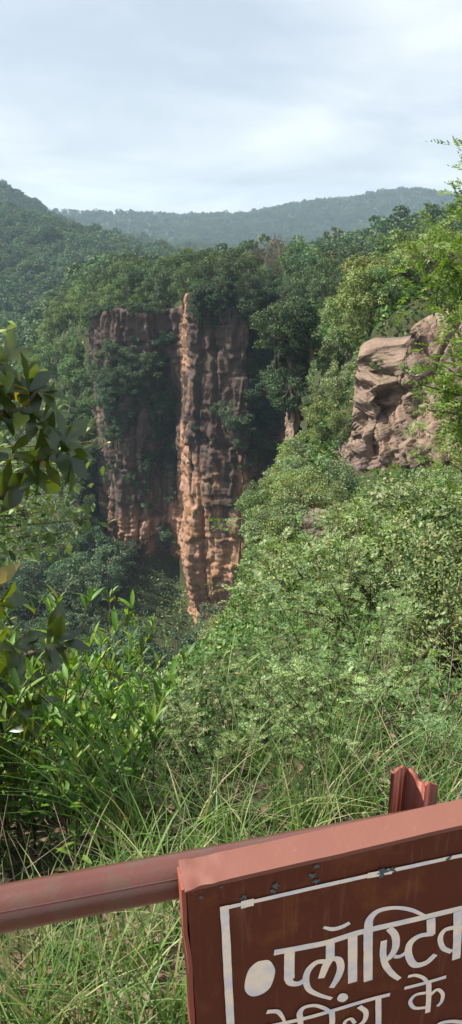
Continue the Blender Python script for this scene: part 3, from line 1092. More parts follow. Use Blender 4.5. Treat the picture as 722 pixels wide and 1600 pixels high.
# ------------------------------------------------------------------ far forest, one mass
far_pts = []
cells = set()
for _ in range(42000):
    r = RNG.random()
    px = RNG.uniform(-90, 810)
    if px < 300 and r < .6:
        Y = math.exp(RNG.uniform(math.log(185), math.log(960)))
        sp = 5.6
    else:
        Y = RNG.uniform(200, 1740) if RNG.random() < .8 else RNG.uniform(200, 420)
        sp = 7.5 if Y > 1000 else 6.0
    x = (Y + FAN) * (px - 361) / 1225
    if Y < 200 and px > 150:
        continue
    key = (int(x / sp), int(Y / sp))
    if key in cells:
        continue
    cells.add(key)
    z = ground_z(x, Y)
    if z is None or blocked((x, Y, z + 9), 1.0):
        continue
    far_pts.append((x, Y, z - .5))
fm = bpy.data.meshes.new('forest')
fm.vertices.add(len(far_pts))
fm.vertices.foreach_set('co', np.asarray(far_pts, np.float32).ravel())
at_s = fm.attributes.new('size', 'FLOAT', 'POINT')
at_s.data.foreach_set('value', (RNG.uniform(.6, 1.15, len(far_pts)) * np.where(RNG.random(len(far_pts)) < .08, 1.35, 1)).astype(np.float32))
at_r = fm.attributes.new('turn', 'FLOAT', 'POINT')
at_r.data.foreach_set('value', RNG.uniform(0, 6.28, len(far_pts)).astype(np.float32))
at_k = fm.attributes.new('sort', 'INT', 'POINT')
at_k.data.foreach_set('value', RNG.integers(0, 3, len(far_pts)).astype(np.int32))
forest = put(obj('forest', fm), 'hazy green forest covering the far hills and ridge', 'forest', kind='stuff')
ng = bpy.data.node_groups.new('forest_scatter', 'GeometryNodeTree')
ng.interface.new_socket('Geometry', in_out='INPUT', socket_type='NodeSocketGeometry')
ng.interface.new_socket('Geometry', in_out='OUTPUT', socket_type='NodeSocketGeometry')
gi = ng.nodes.new('NodeGroupInput')
go = ng.nodes.new('NodeGroupOutput')
jn = ng.nodes.new('GeometryNodeJoinGeometry')


def attr(nm, typ):
    a = ng.nodes.new('GeometryNodeInputNamedAttribute')
    a.data_type = typ
    a.inputs[0].default_value = nm
    return [o for o in a.outputs if o.enabled and o.name == 'Attribute'][0]


sz = attr('size', 'FLOAT')
tr_ = ng.nodes.new('ShaderNodeCombineXYZ')
ng.links.new(attr('turn', 'FLOAT'), tr_.inputs[2])
kd = attr('sort', 'INT')
for s in range(3):
    src = bpy.data.objects.new('far_crown', PROTO['far'][s][0][1])
    oi = ng.nodes.new('GeometryNodeObjectInfo')
    oi.transform_space = 'ORIGINAL'
    oi.inputs['Object'].default_value = src
    oi.inputs['As Instance'].default_value = False
    cmp_ = ng.nodes.new('FunctionNodeCompare')
    cmp_.data_type = 'INT'
    cmp_.operation = 'EQUAL'
    ins = [i for i in cmp_.inputs if i.enabled]
    ng.links.new(kd, ins[0])
    ins[1].default_value = s
    ip = ng.nodes.new('GeometryNodeInstanceOnPoints')
    ng.links.new(gi.outputs[0], ip.inputs['Points'])
    ng.links.new(cmp_.outputs[0], ip.inputs['Selection'])
    ng.links.new(oi.outputs['Geometry'], ip.inputs['Instance'])
    ng.links.new(tr_.outputs[0], ip.inputs['Rotation'])
    ng.links.new(sz, ip.inputs['Scale'])
    ng.links.new(ip.outputs[0], jn.inputs[0])
ng.links.new(jn.outputs[0], go.inputs[0])
md = forest.modifiers.new('scatter', 'NODES')
md.node_group = ng
forest.data.materials.append(M['leaf_far'])

# ------------------------------------------------------------------ near plants
def stem_curve(rs, base, h, lean, n=6):
    d = np.array([rs.normal() * lean, rs.normal() * lean, 1.0])
    b = rs.normal(size=2) * lean * .6
    s = np.linspace(0, 1, n)
    return base + np.stack([d[0] * h * s + b[0] * h * s * s, d[1] * h * s + b[1] * h * s * s, h * s * (1 - .06 * s)], 1)


def lance_bush(seed, h=1.0):
    rs = np.random.default_rng(seed)
    st, bl = MB(), MB()
    for _ in range(12):
        hh = h * rs.uniform(.55, 1.15)
        p = stem_curve(rs, np.array([rs.normal() * .12, rs.normal() * .12, 0]), hh, .22)
        st.tube(p, np.linspace(.006, .002, len(p)), 5, False)
        n = int(28 * hh)
        s = np.sort(rs.uniform(.18, 1.0, n))
        s[-6:] = rs.uniform(.93, 1.0, 6)
        b = np.stack([np.interp(s, np.linspace(0, 1, len(p)), p[:, k]) for k in range(3)], 1)
        a = np.arange(n) * 2.4 + rs.uniform(0, 6)
        el = rs.uniform(.25, 1.0, n) + .5 * s
        d = np.stack([np.cos(a) * np.cos(el), np.sin(a) * np.cos(el), np.sin(el)], 1)
        nn = np.stack([-np.cos(a) * np.sin(el), -np.sin(a) * np.sin(el), np.cos(el)], 1) + rs.normal(size=(n, 3)) * .25
        L = rs.uniform(.10, .17, n) * np.where(s > .93, .75, 1)
        v, q = leaf_blades(b, d, nn, L, L * rs.uniform(.18, .27, n), 5, rs.uniform(.05, .35, n), .18)
        bl.add(v, q)
    return st.mesh('stems', M['twig']), bl.mesh('leaves', M['leaf_lance'], True)


def pinnate_leaf(mb, base, d, nn, L, rs, pairs=9, lw=.36):
    """one compound leaf: paired leaflets along an arching rachis"""
    d = unit(d)
    nn = unit(nn - d * np.dot(nn, d))
    w = np.cross(nn, d)
    s = np.linspace(.2, 1, pairs)
    c = base + d * (L * s)[:, None] - nn * (L * .28 * s * s)[:, None]
    ll = L * .25 * np.sin(np.clip(s * .9 + .12, 0, 1) * np.pi) ** .6 + .006
    B, D, N_ = [], [], []
    for sg in (-1, 1):
        B.append(c)
        D.append(unit(w * sg + d * .45 - nn * .12 + rs.normal(size=c.shape) * .1))
        N_.append(nn + rs.normal(size=c.shape) * .2)
    B.append(c[-1:])
    D.append((d - nn * .4)[None])
    N_.append(nn[None])
    B, D, N_ = np.concatenate(B), np.concatenate(D), np.concatenate(N_)
    LL = np.concatenate([ll, ll, [L * .16]])
    v, q = leaf_quads(B + D * LL[:, None] * .5, unit(N_), D, LL, LL * lw)
    mb.add(v, q)


def pinnate_shrub(seed, h=1.4, stems=8, mat='leaf_pinnate', L=(.16, .26), per=13, lean=.4, pairs=9):
    rs = np.random.default_rng(seed)
    st, bl = MB(), MB()
    for _ in range(stems):
        hh = h * rs.uniform(.5, 1.1)
        p = stem_curve(rs, np.array([rs.normal() * .15, rs.normal() * .15, -.05]), hh, lean)
        st.tube(p, np.linspace(.011, .003, len(p)), 5, False)
        n = per
        s = np.concatenate([rs.uniform(.25, 1, n - 4), np.full(4, .98)])
        for i in range(n):
            b = np.array([np.interp(s[i], np.linspace(0, 1, len(p)), p[:, k]) for k in range(3)])
            a = i * 2.4 + rs.uniform(-.5, .5)
            el = rs.uniform(-.1, .75)
            d = np.array([np.cos(a) * np.cos(el), np.sin(a) * np.cos(el), np.sin(el)])
            pinnate_leaf(bl, b, d, np.array([0, 0, 1.0]) + rs.normal(size=3) * .3, rs.uniform(*L), rs, pairs)
    return st.mesh('stems', M['twig']), bl.mesh('leaves', M[mat], False)


def round_shrub(seed, h=1.6, w=1.5, n=2600):
    rs = np.random.default_rng(seed)
    st, bl = MB(), MB()
    tips = []
    for _ in range(34):
        a = rs.uniform(0, 6.28)
        e = np.array([math.cos(a) * w * .5 * rs.uniform(.2, 1), math.sin(a) * w * .5 * rs.uniform(.2, 1), h * rs.uniform(.25, 1.0)])
        b = np.array([rs.normal() * .08, rs.normal() * .08, -.05])
        m = (b + e) / 2 + [0, 0, .12]
        st.tube([b, m, e], [.014, .008, .003], 5, False)
        tips.append((m, e))
    tips = np.array(tips)
    k = rs.integers(0, len(tips), n)
    s = rs.uniform(.15, 1.12, n)[:, None]
    c = tips[k, 0] * (1 - s) + tips[k, 1] * s + rs.normal(size=(n, 3)) * .055
    d = unit(rs.normal(size=(n, 3)) + unit(c - [0, 0, h * .4]) * .6 - [0, 0, .35])
    nn = unit(rs.normal(size=(n, 3)) * .5 + [0, 0, .8] + unit(c - [0, 0, h * .4]) * .5)
    L = rs.uniform(.035, .075, n)
    v, q = leaf_blades(c, d, nn, L, L * rs.uniform(.5, .68, n), 3, .2, .12)
    bl.add(v, q)
    return st.mesh('stems', M['twig']), bl.mesh('leaves', M['leaf_round'], True)


LANCE = [lance_bush(900 + s, .95 + .12 * s) for s in range(4)]
PINN = [pinnate_shrub(930 + s, 1.2 + .2 * s) for s in range(4)]
PINN2 = [pinnate_shrub(950 + s, 1.0, 7, 'leaf_bright', (.12, .2), 12) for s in range(2)]
ROUND = [round_shrub(970 + s) for s in range(3)]


def plant_near(protos, loc, rz, sc, name, label, group, cat='shrub', tilt=(0, 0)):
    a, b = random.choice(protos)
    r = empty(name, loc, rz, sc)
    r.rotation_euler = (tilt[0], tilt[1], rz)
    put(r, label, cat, group)
    obj('stems', a, r)
    obj('leaves', b, r)
    return r


# lance-leaved bushes on the left of the near slope
c = []
for _ in range(500):
    px = RNG.uniform(-60, 268)
    Y = RNG.uniform(2.15, 4.9)
    c.append(((Y + FAN) * (px - 361) / 1225, Y, .34))
for x, y, s in poisson(c, .3)[:75]:
    z = ground_z(x, y)
    top = at(qof(x, y), 1040 + 62 * abs(math.sin(x * 9)) , y)[2]
    sc = np.clip((top - z) / 1.02, .5, 1.5)
    plant_near(LANCE, (x, y, z), RNG.uniform(0, 6.28), sc, 'lance_leaf_bush', 'bright green bush of narrow pointed leaves behind the railing at left', 'narrow-leaved bushes behind the railing', 'bush')

# pinnate shrubs over the middle of the near slope
c = []
for _ in range(1400):
    px = RNG.uniform(262, 780)
    Y = RNG.uniform(2.7, 12.5)
    c.append(((Y + FAN) * (px - 361) / 1225, Y, np.interp(Y, [3, 12], [.36, .85])))
for x, y, s in poisson(c, .6):
    px = qof(x, y)
    z = ground_z(x, y)
    lim = np.interp(px, [262, 300, 340, 400], [6.0, 9, 12, 13])
    if y > lim:
        continue
    right = px > 570
    sc = np.interp(y, [2.7, 3.4, 6, 12], [.32, .45, .8, 1.25]) * RNG.uniform(.75, 1.15)
    sc = sil_scale(x, y, z, 1.75, sc)
    if sc < .15:
        continue
    if right and 4.2 < y < 6.8:
        plant_near(ROUND, (x, y, z), RNG.uniform(0, 6.28), sc * 1.05, 'round_leaf_shrub', 'dense shrub of small rounded leaves above the broken steel post', 'round-leaved shrubs on the right', 'shrub')
    elif y > 7 and RNG.random() < .5:
        plant('lowshrub', (x, y, z - .1), RNG.uniform(0, 6.28), sc * .85, 'low_shrub', 'low grey-green shrub in the middle of the near slope', 'low shrubs on the near slope', 'shrub')
    elif RNG.random() < .82:
        plant_near(PINN, (x, y, z), RNG.uniform(0, 6.28), sc, 'feather_leaf_shrub', 'green shrub of feather-like leaves on the near slope', 'feather-leaved shrubs on the near slope', 'shrub')
    else:
        plant_near(PINN2, (x, y, z), RNG.uniform(0, 6.28), sc * 1.1, 'bright_sapling', 'bright yellow-green sapling among the duller slope shrubs', 'bright saplings on the near slope', 'sapling')

# one taller open tree in the middle of the slope
e = put(empty('slope_sapling', (0, 0, 0)), 'taller open tree with dark thin trunk on the near slope', 'tree')


def open_tree(name_root, trunk_pts, tips, seed, mat, leafL=(.16, .28), n_per=16, r0=.035, spread=.35, per_sprig=1):
    rs = np.random.default_rng(seed)
    st, bl = MB(), MB()
    tp = np.array(trunk_pts, float)
    st.tube(tp, np.linspace(r0, r0 * .35, len(tp)), 7)
    for e_ in tips:
        e_ = np.array(e_, float)
        i = int(np.argmin(np.linalg.norm(tp - e_, axis=1) + rs.uniform(0, .3, len(tp))))
        i = max(0, i - 1) if i > 0 else 0
        a = tp[i]
        m = (a + e_) / 2 + rs.normal(size=3) * .08 + [0, 0, .10]
        st.tube([a, m * .7 + a * .3, m, m * .4 + e_ * .6, e_], [r0 * .5, r0 * .4, r0 * .3, r0 * .2, r0 * .09], 5, False)
        for j in range(n_per):
            s = rs.uniform(0, 1)
            base = m * (1 - s) + e_ * s + rs.normal(size=3) * spread * .45 * (.4 + s)
            dd = rs.normal(size=3) + unit(e_ - a) * 1.1 + [0, 0, -.1]
            pinnate_leaf(bl, base, dd, np.array([0, 0, 1.]) + rs.normal(size=3) * .35, rs.uniform(*leafL), rs, 8, .42)
    return st, bl


def slope_sapling(e, base, tr, tips, Y, seed, leafL, per, mat):
    tb = at(base[0], base[1], Y)
    gz = ground_z(tb[0], tb[1])
    st, bl = open_tree('x', [(tb[0], tb[1], gz - .1)] + [at(a_, b_, Y) for a_, b_ in tr], [at(a_, b_, Y + random.uniform(-.5, .5)) for a_, b_ in tips], seed, mat, leafL, per, .045, .42)
    obj('trunk', st.mesh('trunk', M['bark']), e)
    obj('crown', bl.mesh('crown', M[mat], False), e)


slope_sapling(e, (537, 1010), [(537, 980), (540, 920), (532, 870)], [(520, 850), (480, 880), (560, 840), (600, 870), (500, 920), (580, 920), (455, 930), (625, 920), (540, 880), (535, 820), (570, 880), (470, 850)], 13.0, 71, (.22, .38), 26, 'leaf_pinnate')
e = put(empty('slope_sapling', (0, 0, 0)), 'loose grey-green tree leaning towards the gorge left of the taller open tree', 'tree')
slope_sapling(e, (450, 1040), [(448, 1000), (438, 950), (425, 910)], [(400, 900), (425, 880), (450, 890), (390, 930), (470, 920), (415, 945), (480, 960), (440, 860), (375, 950), (460, 870)], 11.0, 73, (.18, .32), 22, 'leaf_grey')
e = put(empty('slope_sapling', (0, 0, 0)), 'bright green open tree near the right edge below the rock face', 'tree')
slope_sapling(e, (668, 990), [(668, 960), (660, 890), (668, 830)], [(640, 820), (670, 790), (700, 800), (620, 850), (690, 850), (720, 830), (650, 870), (610, 890), (705, 890), (670, 840), (635, 780)], 14.0, 74, (.24, .40), 24, 'leaf_bright')

# tree whose boughs reach in from the right
e = put(empty('overhanging_tree', (0, 0, 0)), 'bright leafy tree whose boughs reach in from the right edge', 'tree')
Yr = 9.0
g_ = at(880, 800, Yr)
gz = ground_z(g_[0], g_[1])
trunk = [(g_[0], Yr, gz - .2), at(872, 900, Yr), at(862, 700, Yr), at(855, 500, Yr), at(860, 300, Yr), at(850, 120, Yr)]
tips = [at(px_, py_, Yr + dy) for px_, py_, dy in (
    (655, 600, -1.4), (668, 640, -1.2), (690, 570, -1.0), (700, 660, -.8), (690, 620, -1.4), (720, 590, -1), (725, 690, -.8), (710, 545, -1.2), (735, 640, -.6), (700, 720, -.6), (730, 750, -.4),
    (742, 272, .2), (760, 292, .2), (795, 115, 0), (790, 330, .2), (790, 450, 0), (800, 560, -.5),
    (640, 395, 1.2), (670, 380, 1.0), (700, 400, .6), (720, 430, .6), (690, 430, 1.0), (655, 430, 1.4), (730, 370, .6), (715, 460, .8), (745, 480, .5))]
st, bl = open_tree('x', trunk, tips, 72, 'leaf_pinnate', (.2, .34), 46, .06, .30)
obj('trunk', st.mesh('trunk', M['bark']), e)
obj('crown', bl.mesh('crown', M['leaf_bright'], False), e)

# ------------------------------------------------------------------ large-leaved tree at left
root = put(empty('broadleaf_tree', (0, 0, 0)), 'tree with large dark glossy leaves reaching in from the left edge', 'tree')
st, bl = MB(), MB()
rs = np.random.default_rng(5)
Yl = 2.55
gx, gy = -2.3, 2.7
gz = ground_z(gx, gy)
tr_pts = [(gx, gy, gz - .1), (gx + .05, gy, gz + .9), (gx + .12, gy - .05, 1.2), (gx + .1, gy, 2.2), (gx + .2, gy, 3.2)]
st.tube(tr_pts, [.12, .10, .085, .06, .03], 9)
limbs = [
    [(gx + .1, gy, .6), at(-150, 860, Yl), at(-20, 775, Yl), at(40, 735, Yl), at(84, 700, Yl)],
    [(gx + .1, gy, .9), at(-180, 700, Yl + .1), at(-60, 655, Yl), at(35, 640, Yl), at(58, 610, Yl)],
    [(gx + .1, gy, .9), at(-200, 640, Yl), at(-80, 590, Yl), at(-10, 560, Yl)],
    [(gx + .1, gy, .3), at(-150, 1000, Yl - .1), at(-30, 1045, Yl - .1), at(50, 1020, Yl - .1), at(88, 1008, Yl - .1)],
    [(gx + .1, gy, .3), at(-150, 980, Yl - .2), at(-60, 950, Yl - .2), at(-8, 925, Yl - .2)],
    [(gx + .1, gy, .1), at(-150, 1080, Yl - .2), at(-50, 1080, Yl - .2), at(8, 1065, Yl - .2)],
    [(gx + .1, gy, .1), at(-150, 1180, Yl - .2), at(-50, 1160, Yl - .2), at(-5, 1130, Yl - .2)],
    [(gx + .1, gy, .5), at(-120, 800, Yl), at(-20, 790, Yl), at(20, 760, Yl), at(55, 728, Yl)],
]


def whorl(c, ax, n, L, wfac=.42, spread=1.0, dl=0.0):
    ax = unit(np.asarray(ax, float))
    a0 = rs.uniform(0, 6.28)
    ref = unit(np.cross(ax, [0.3, .9, .2]))
    ref2 = np.cross(ax, ref)
    B, D, N_ = [], [], []
    for i in range(n):
        a = a0 + i * 2.4
        tilt = rs.uniform(.1, .85) * spread
        rdir = ref * math.cos(a) + ref2 * math.sin(a)
        d = unit(ax * tilt + rdir)
        d[2] += rs.uniform(-.35, .2)
        B.append(c + unit(d) * .012 - ax * rs.uniform(0, .06))
        D.append(d)
        N_.append(ax * .8 + np.array([0, 0, .8]) + rs.normal(size=3) * .35)
    LL = L * 1.05 * rs.uniform(.75, 1.2, n)
    v, q = leaf_blades(np.array(B), np.array(D), np.array(N_), LL, LL * wfac * rs.uniform(.88, 1.12, n), 9, rs.uniform(.05, .3, n), .12, .9, .56)
    bl.add(v, q)


for L_ in limbs:
    st.tube(L_, np.linspace(.022, .0055, len(L_)), 6, False)
W_ = [((106, 690), (1, -.2, .25), 10, .125), ((42, 1085), (.9, -.3, -.2), 7, .12), ((62, 1110), (.9, -.2, -.5), 6, .12), ((25, 1010), (.9, -.3, .1), 7, .12), ((52, 608), (.8, -.4, .5), 9, .12), ((60, 640), (.9, -.3, .1), 8, .12), ((8, 566), (.9, -.2, .2), 8, .125), ((-10, 600), (.7, -.5, .4), 7, .13),
      ((70, 720), (.9, -.2, -.5), 8, .12), ((20, 715), (.5, -.6, -.3), 6, .12), ((112, 715), (1, .1, -.5), 6, .11), ((-20, 650), (.8, -.3, 0), 8, .13), ((-35, 720), (.6, -.4, .3), 8, .13),
      ((70, 655), (.9, -.4, .6), 7, .125), ((15, 625), (.8, -.5, .5), 7, .13), ((45, 745), (.8, -.4, -.4), 7, .12), ((92, 1006), (1, -.2, .2), 10, .125), ((55, 1022), (.8, -.4, -.2), 6, .10), ((-8, 925), (.6, -.3, 0), 7, .11), ((5, 955), (.9, -.2, -.6), 5, .11), ((8, 1062), (.9, -.3, -.2), 7, .105), ((0, 1128), (.8, -.3, -.2), 8, .105),
      ((15, 1150), (.9, -.2, -.7), 5, .10), ((-40, 880), (.8, -.3, .2), 8, .12), ((-45, 1000), (.8, -.3, .2), 8, .12), ((-55, 1100), (.7, -.3, .2), 8, .12), ((-60, 800), (.8, -.3, .2), 8, .12)]
for (pp, ax, n, L) in W_:
    Yw = Yl if pp[1] < 850 else Yl - .15
    whorl(at(pp[0], pp[1], Yw), ax, n, L)
# the crown beyond the frame, which shades the ground at left
for _ in range(26):
    cc = np.array([gx - .15, gy, 1.35]) + rs.normal(size=3) * [.4, .7, .5]
    px_, py_, z_ = project(cc)
    if px_ > -90 or z_ < .2:
        continue
    st.tube([np.array([gx + .1, gy, min(max(cc[2] - .4, .5), 3)]), cc], [.012, .004], 5, False)
    whorl(cc, rs.normal(size=3) * .6 + [.3, 0, .6], 9, .14)
obj('trunk', st.mesh('trunk', M['bark']), root)
obj('leaves', bl.mesh('leaves', M['leaf_large'], True), root)

# small-leaved shrub that shows behind the large leaves
root = put(empty('twiggy_shrub', (0, 0, 0)), 'thin shrub of small yellow-green leaves behind the large dark leaves', 'shrub')
st, bl = MB(), MB()
Ys = 3.6
gx2 = at(-190, 900, Ys)[0]
gz2 = ground_z(gx2, Ys)
for (px_, py_) in ((10, 590), (45, 610), (80, 640), (100, 655), (150, 690), (20, 640), (60, 720), (75, 770), (95, 790), (110, 830), (60, 800), (150, 810), (100, 850), (10, 700), (30, 760), (130, 740), (5, 535), (40, 830), (128, 705), (3, 520)):
    e_ = at(px_, py_, Ys + rs.uniform(-.2, .3))
    b = np.array([gx2 + rs.normal() * .05, Ys, max(gz2 + .2, e_[2] - .45)])
    m = (b + e_) / 2 + np.array([-.1, 0, .15])
    st.tube([(gx2, Ys, gz2 - .1), b, m, e_], [.018, .009, .005, .0025], 5, False)
    n = 40
    s = rs.uniform(.35, 1.03, n)[:, None]
    cpos = m * (1 - s) + e_ * s + rs.normal(size=(n, 3)) * .05
    d = rs.normal(size=(n, 3)) + unit(e_ - m) * .5
    L = rs.uniform(.035, .065, n)
    v, q = leaf_blades(cpos, d, rs.normal(size=(n, 3)) * .5 + [0, 0, 1], L, L * .5, 4, .2, .15)
    bl.add(v, q)
obj('stems', st.mesh('stems', M['twig']), root)
obj('leaves', bl.mesh('leaves', M['leaf_slope'], True), root)

# ------------------------------------------------------------------ grass, cover, litter, stones, dead wood
def grass_blades(base, h, lean_dir, bend, w, segs=5):
    N = len(base)
    s = np.linspace(0, 1, segs + 1)
    ld = np.stack([np.cos(lean_dir), np.sin(lean_dir), 0 * lean_dir], 1)
    side = np.stack([-np.sin(lean_dir), np.cos(lean_dir), 0 * lean_dir], 1)
    tw = RNG.uniform(-.8, .8, N)
    side = unit(side * np.cos(tw)[:, None] + ld * np.sin(tw)[:, None])
    rows = []
    for k, sk in enumerate(s):
        hor = h * bend * (sk ** 2.0) * .9 + h * .12 * sk
        ver = h * (sk - .45 * bend * sk ** 2.5)
        c_ = base + ld * hor[:, None] + np.array([0, 0, 1.]) * ver[:, None]
        ww = w * (1 - sk ** 1.6) + .0004
        rows += [c_ - side * ww[:, None] * .5, c_ + side * ww[:, None] * .5]
    v = np.stack(rows, 1)
    m = 2 * (segs + 1)
    q = np.array([(2 * k, 2 * k + 1, 2 * k + 3, 2 * k + 2) for k in range(segs)])
    return v.reshape(-1, 3), ((np.arange(N) * m)[:, None, None] + q[None]).reshape(-1, 4)


gm = MB()
tufts = []
for _ in range(900):
    Y = RNG.uniform(1.05, 5.2)
    px = RNG.uniform(-120, 830)
    x = (Y + FAN) * (px - 361) / 1225
    # bare dirt in front, thick beyond the railing; thinner under the bushes
    dens = np.interp(Y, [1.05, 1.4, 1.8, 2.6, 3.1, 5.2], [.18, .35, .95, .8, .14, .05])
    if px < 270 and Y > 1.75:
        dens *= .18
    if 130 < px < 260 and Y < 1.6:
        dens *= .45
    if RNG.random() > dens:
        continue
    z = ground_z(x, Y)
    n = int(RNG.uniform(9, 24))
    b = np.array([x, Y, z - .01]) + np.concatenate([RNG.normal(size=(n, 2)) * .035, np.zeros((n, 1))], 1)
    hmax = np.interp(Y, [1.05, 1.5, 2.2, 5], [.2, .28, .42, .42]) * (1.15 if px > 280 else .9)
    h = hmax * RNG.uniform(.45, 1.15, n)
    ld = RNG.uniform(0, 6.28, n)
    v, q = grass_blades(b, h, ld, RNG.uniform(.15, 1.0, n), RNG.uniform(.003, .008, n))
    gm.add(v, q)
# the long sheaf of blades leaning to the left, and single arching blades below the pipe
b0 = at(205, 1335, 2.2)
n = 26
b = np.array([b0[0], b0[1], ground_z(b0[0], b0[1])]) + np.concatenate([RNG.normal(size=(n, 2)) * .05, np.zeros((n, 1))], 1)
v, q = grass_blades(b, RNG.uniform(.5, 1.0, n), RNG.normal(2.95, .5, n), RNG.uniform(.3, .9, n), RNG.uniform(.004, .007, n), 7)
gm.add(v, q)
n = 130
xs = RNG.uniform(-.62, -.0, n)
ys = RNG.uniform(1.05, 1.7, n)
b = np.stack([xs, ys, [ground_z(a_, b_) for a_, b_ in zip(xs, ys)]], 1)
v, q = grass_blades(b, RNG.uniform(.2, .42, n), RNG.uniform(0, 6.28, n), RNG.uniform(.5, 1.1, n), RNG.uniform(.003, .006, n), 7)
gm.add(v, q)
# dense green tuft right beside the sign's edge
for (px_, py_, n) in ((275, 1560, 30), (262, 1500, 24), (60, 1560, 22), (120, 1470, 20), (20, 1500, 22), (190, 1440, 22), (165, 1560, 14), (90, 1520, 24), (30, 1590, 24), (230, 1450, 26), (150, 1500, 16), (110, 1580, 18), (5, 1450, 22), (75, 1440, 22)):
    p0 = at(px_, py_, 1.28 if py_ > 1480 else 1.5)
    b = np.array([p0[0], p0[1], ground_z(p0[0], p0[1])]) + np.concatenate([RNG.normal(size=(n, 2)) * .03, np.zeros((n, 1))], 1)
    v, q = grass_blades(b, RNG.uniform(.2, .42, n), RNG.uniform(0, 6.28, n), RNG.uniform(.15, .8, n), RNG.uniform(.004, .008, n), 7)
    gm.add(v, q)
put(obj('grass', gm.mesh('grass', M['grass'], True)), 'long green and straw-coloured grass behind the railing', 'grass', kind='stuff')

# leafy ground cover over the slopes
cmb = MB()
N = 90000
px = RNG.uniform(-60, 800, N)
Y = np.exp(RNG.uniform(math.log(3.0), math.log(60), N))
C, L = [], []
for p_, y_ in zip(px, Y):
    if p_ < 262 and y_ > 9:
        continue
    if y_ > np.interp(p_, [262, 300, 340, 390, 440, 490, 530], [9, 17, 22, 38, 60, 62, 44]):
        continue
    if p_ > 520 and y_ > 40:
        continue
    x_ = (y_ + FAN) * (p_ - 361) / 1225
    z_ = ground_z(x_, y_)
    hgt = np.interp(y_, [3, 10, 50], [.2, .28, .6])
    C.append((x_, y_, z_ + hgt * RNG.random() ** 1.5))
    L.append(np.interp(y_, [3, 12, 30, 60], [.035, .06, .15, .30]))
for (pa_, pb_, ya_, yb_, n_, zmin) in ((130, 790, 86, 200, 60000, -17), (-60, 300, 50, 140, 16000, -99), (-60, 165, 110, 200, 26000, -99), (480, 800, 43, 90, 26000, -17)):
    for p_, y_ in zip(RNG.uniform(pa_, pb_, n_), RNG.uniform(ya_, yb_, n_)):
        x_ = (y_ + FAN) * (p_ - 361) / 1225
        z_ = ground_z(x_, y_)
        if z_ < zmin or vnoise(np.array([x_ * .12, y_ * .12, 0.0]), 3) < -.55:
            continue
        C.append((x_, y_, z_ + (1.3 if y_ > 60 else .9) * RNG.random() ** 1.3))
        L.append(.30 if y_ < 60 else .42)
C = np.array(C)
L = np.array(L) * RNG.uniform(.6, 1.5, len(C))
v, q = leaf_quads(C, unit(RNG.normal(size=C.shape) * .6 + [0, 0, .8]), RNG.normal(size=C.shape), L, L * .55)
cmb.add(v, q)
put(obj('undergrowth', cmb.mesh('undergrowth', M['cover'], False)), 'low leafy undergrowth covering the near and right slopes', 'undergrowth', kind='stuff')

lt = MB()
N = 4200
px = RNG.uniform(-100, 820, N)
Y = RNG.uniform(.9, 4.5, N)
x_ = (Y + FAN) * (px - 361) / 1225
z_ = np.array([ground_z(a_, b_) for a_, b_ in zip(x_, Y)])
L = RNG.uniform(.02, .07, N)
v, q = leaf_blades(np.stack([x_, Y, z_ + .006], 1), np.concatenate([RNG.normal(size=(N, 2)), RNG.normal(size=(N, 1)) * .25], 1), np.array([0, 0, 1.]) + RNG.normal(size=(N, 3)) * .3, L, L * RNG.uniform(.3, .7, N), 3, RNG.uniform(-.4, .4, N), .2)
lt.add(v, q)
put(obj('leaf_litter', lt.mesh('leaf_litter', M['litter'], True)), 'dry brown fallen leaves on the bare dirt', 'leaf litter', kind='stuff')

# dry stalks mass in the shade of the bushes
ds = MB()
for _ in range(520):
    px = RNG.uniform(0, 640)
    Y = RNG.uniform(1.7, 4.4)
    x0 = (Y + FAN) * (px - 361) / 1225
    z0 = ground_z(x0, Y)
    a = RNG.uniform(0, 6.28)
    l = RNG.uniform(.15, .55)
    e2 = RNG.uniform(.1, 1.2)
    d = np.array([math.cos(a) * math.cos(e2), math.sin(a) * math.cos(e2), math.sin(e2)])
    p0 = np.array([x0, Y, z0])
    ds.tube([p0, p0 + d * l * .5 + RNG.normal(size=3) * .02, p0 + d * l], [.0022, .0018, .001], 4, False)
put(obj('dry_stalks', ds.mesh('dry_stalks', M['dry'])), 'thin dry stalks tangled among the grass', 'dry stalks', kind='stuff')


def branch_obj(name, pts, r, label, side=6, mat='dry', twigs=5, seed=0):
    rs_ = np.random.default_rng(seed)
    t = MB()
    P_ = np.array(pts)
    t.tube(P_, np.linspace(r, r * .35, len(P_)), side)
    for _ in range(twigs):
        i = rs_.integers(1, len(P_))
        s = rs_.random()
        b = P_[i - 1] * (1 - s) + P_[i] * s
        d = unit(unit(P_[-1] - P_[0]) * .5 + rs_.normal(size=3) * .6)
        L = rs_.uniform(.15, .5) * np.linalg.norm(P_[-1] - P_[0]) * .5
        t.tube([b, b + d * L * .5 + rs_.normal(size=3) * L * .08, b + d * L], [r * .4, r * .3, r * .12], 5, False)
    put(obj(name, t.mesh(name, M[mat])), label, 'branch')


branch_obj('dead_branch', [at(560, 1150, 4.9), at(540, 1115, 4.8), at(515, 1090, 4.75), at(478, 1072, 4.7)], .016, 'pale dead branch lying on the shrubs in the middle', seed=1)
branch_obj('dead_branch', [at(552, 1190, 4.6), at(535, 1150, 4.6), at(520, 1120, 4.6), at(508, 1085, 4.6)], .010, 'thinner grey dead twig beside the pale dead branch', seed=2, twigs=7)
branch_obj('dead_branch', [at(330, 1215, 3.4), at(375, 1185, 3.45), at(405, 1150, 3.5), at(425, 1118, 3.5)], .009, 'bent dry stick standing in the grass left of the dead branches', seed=3, twigs=2)


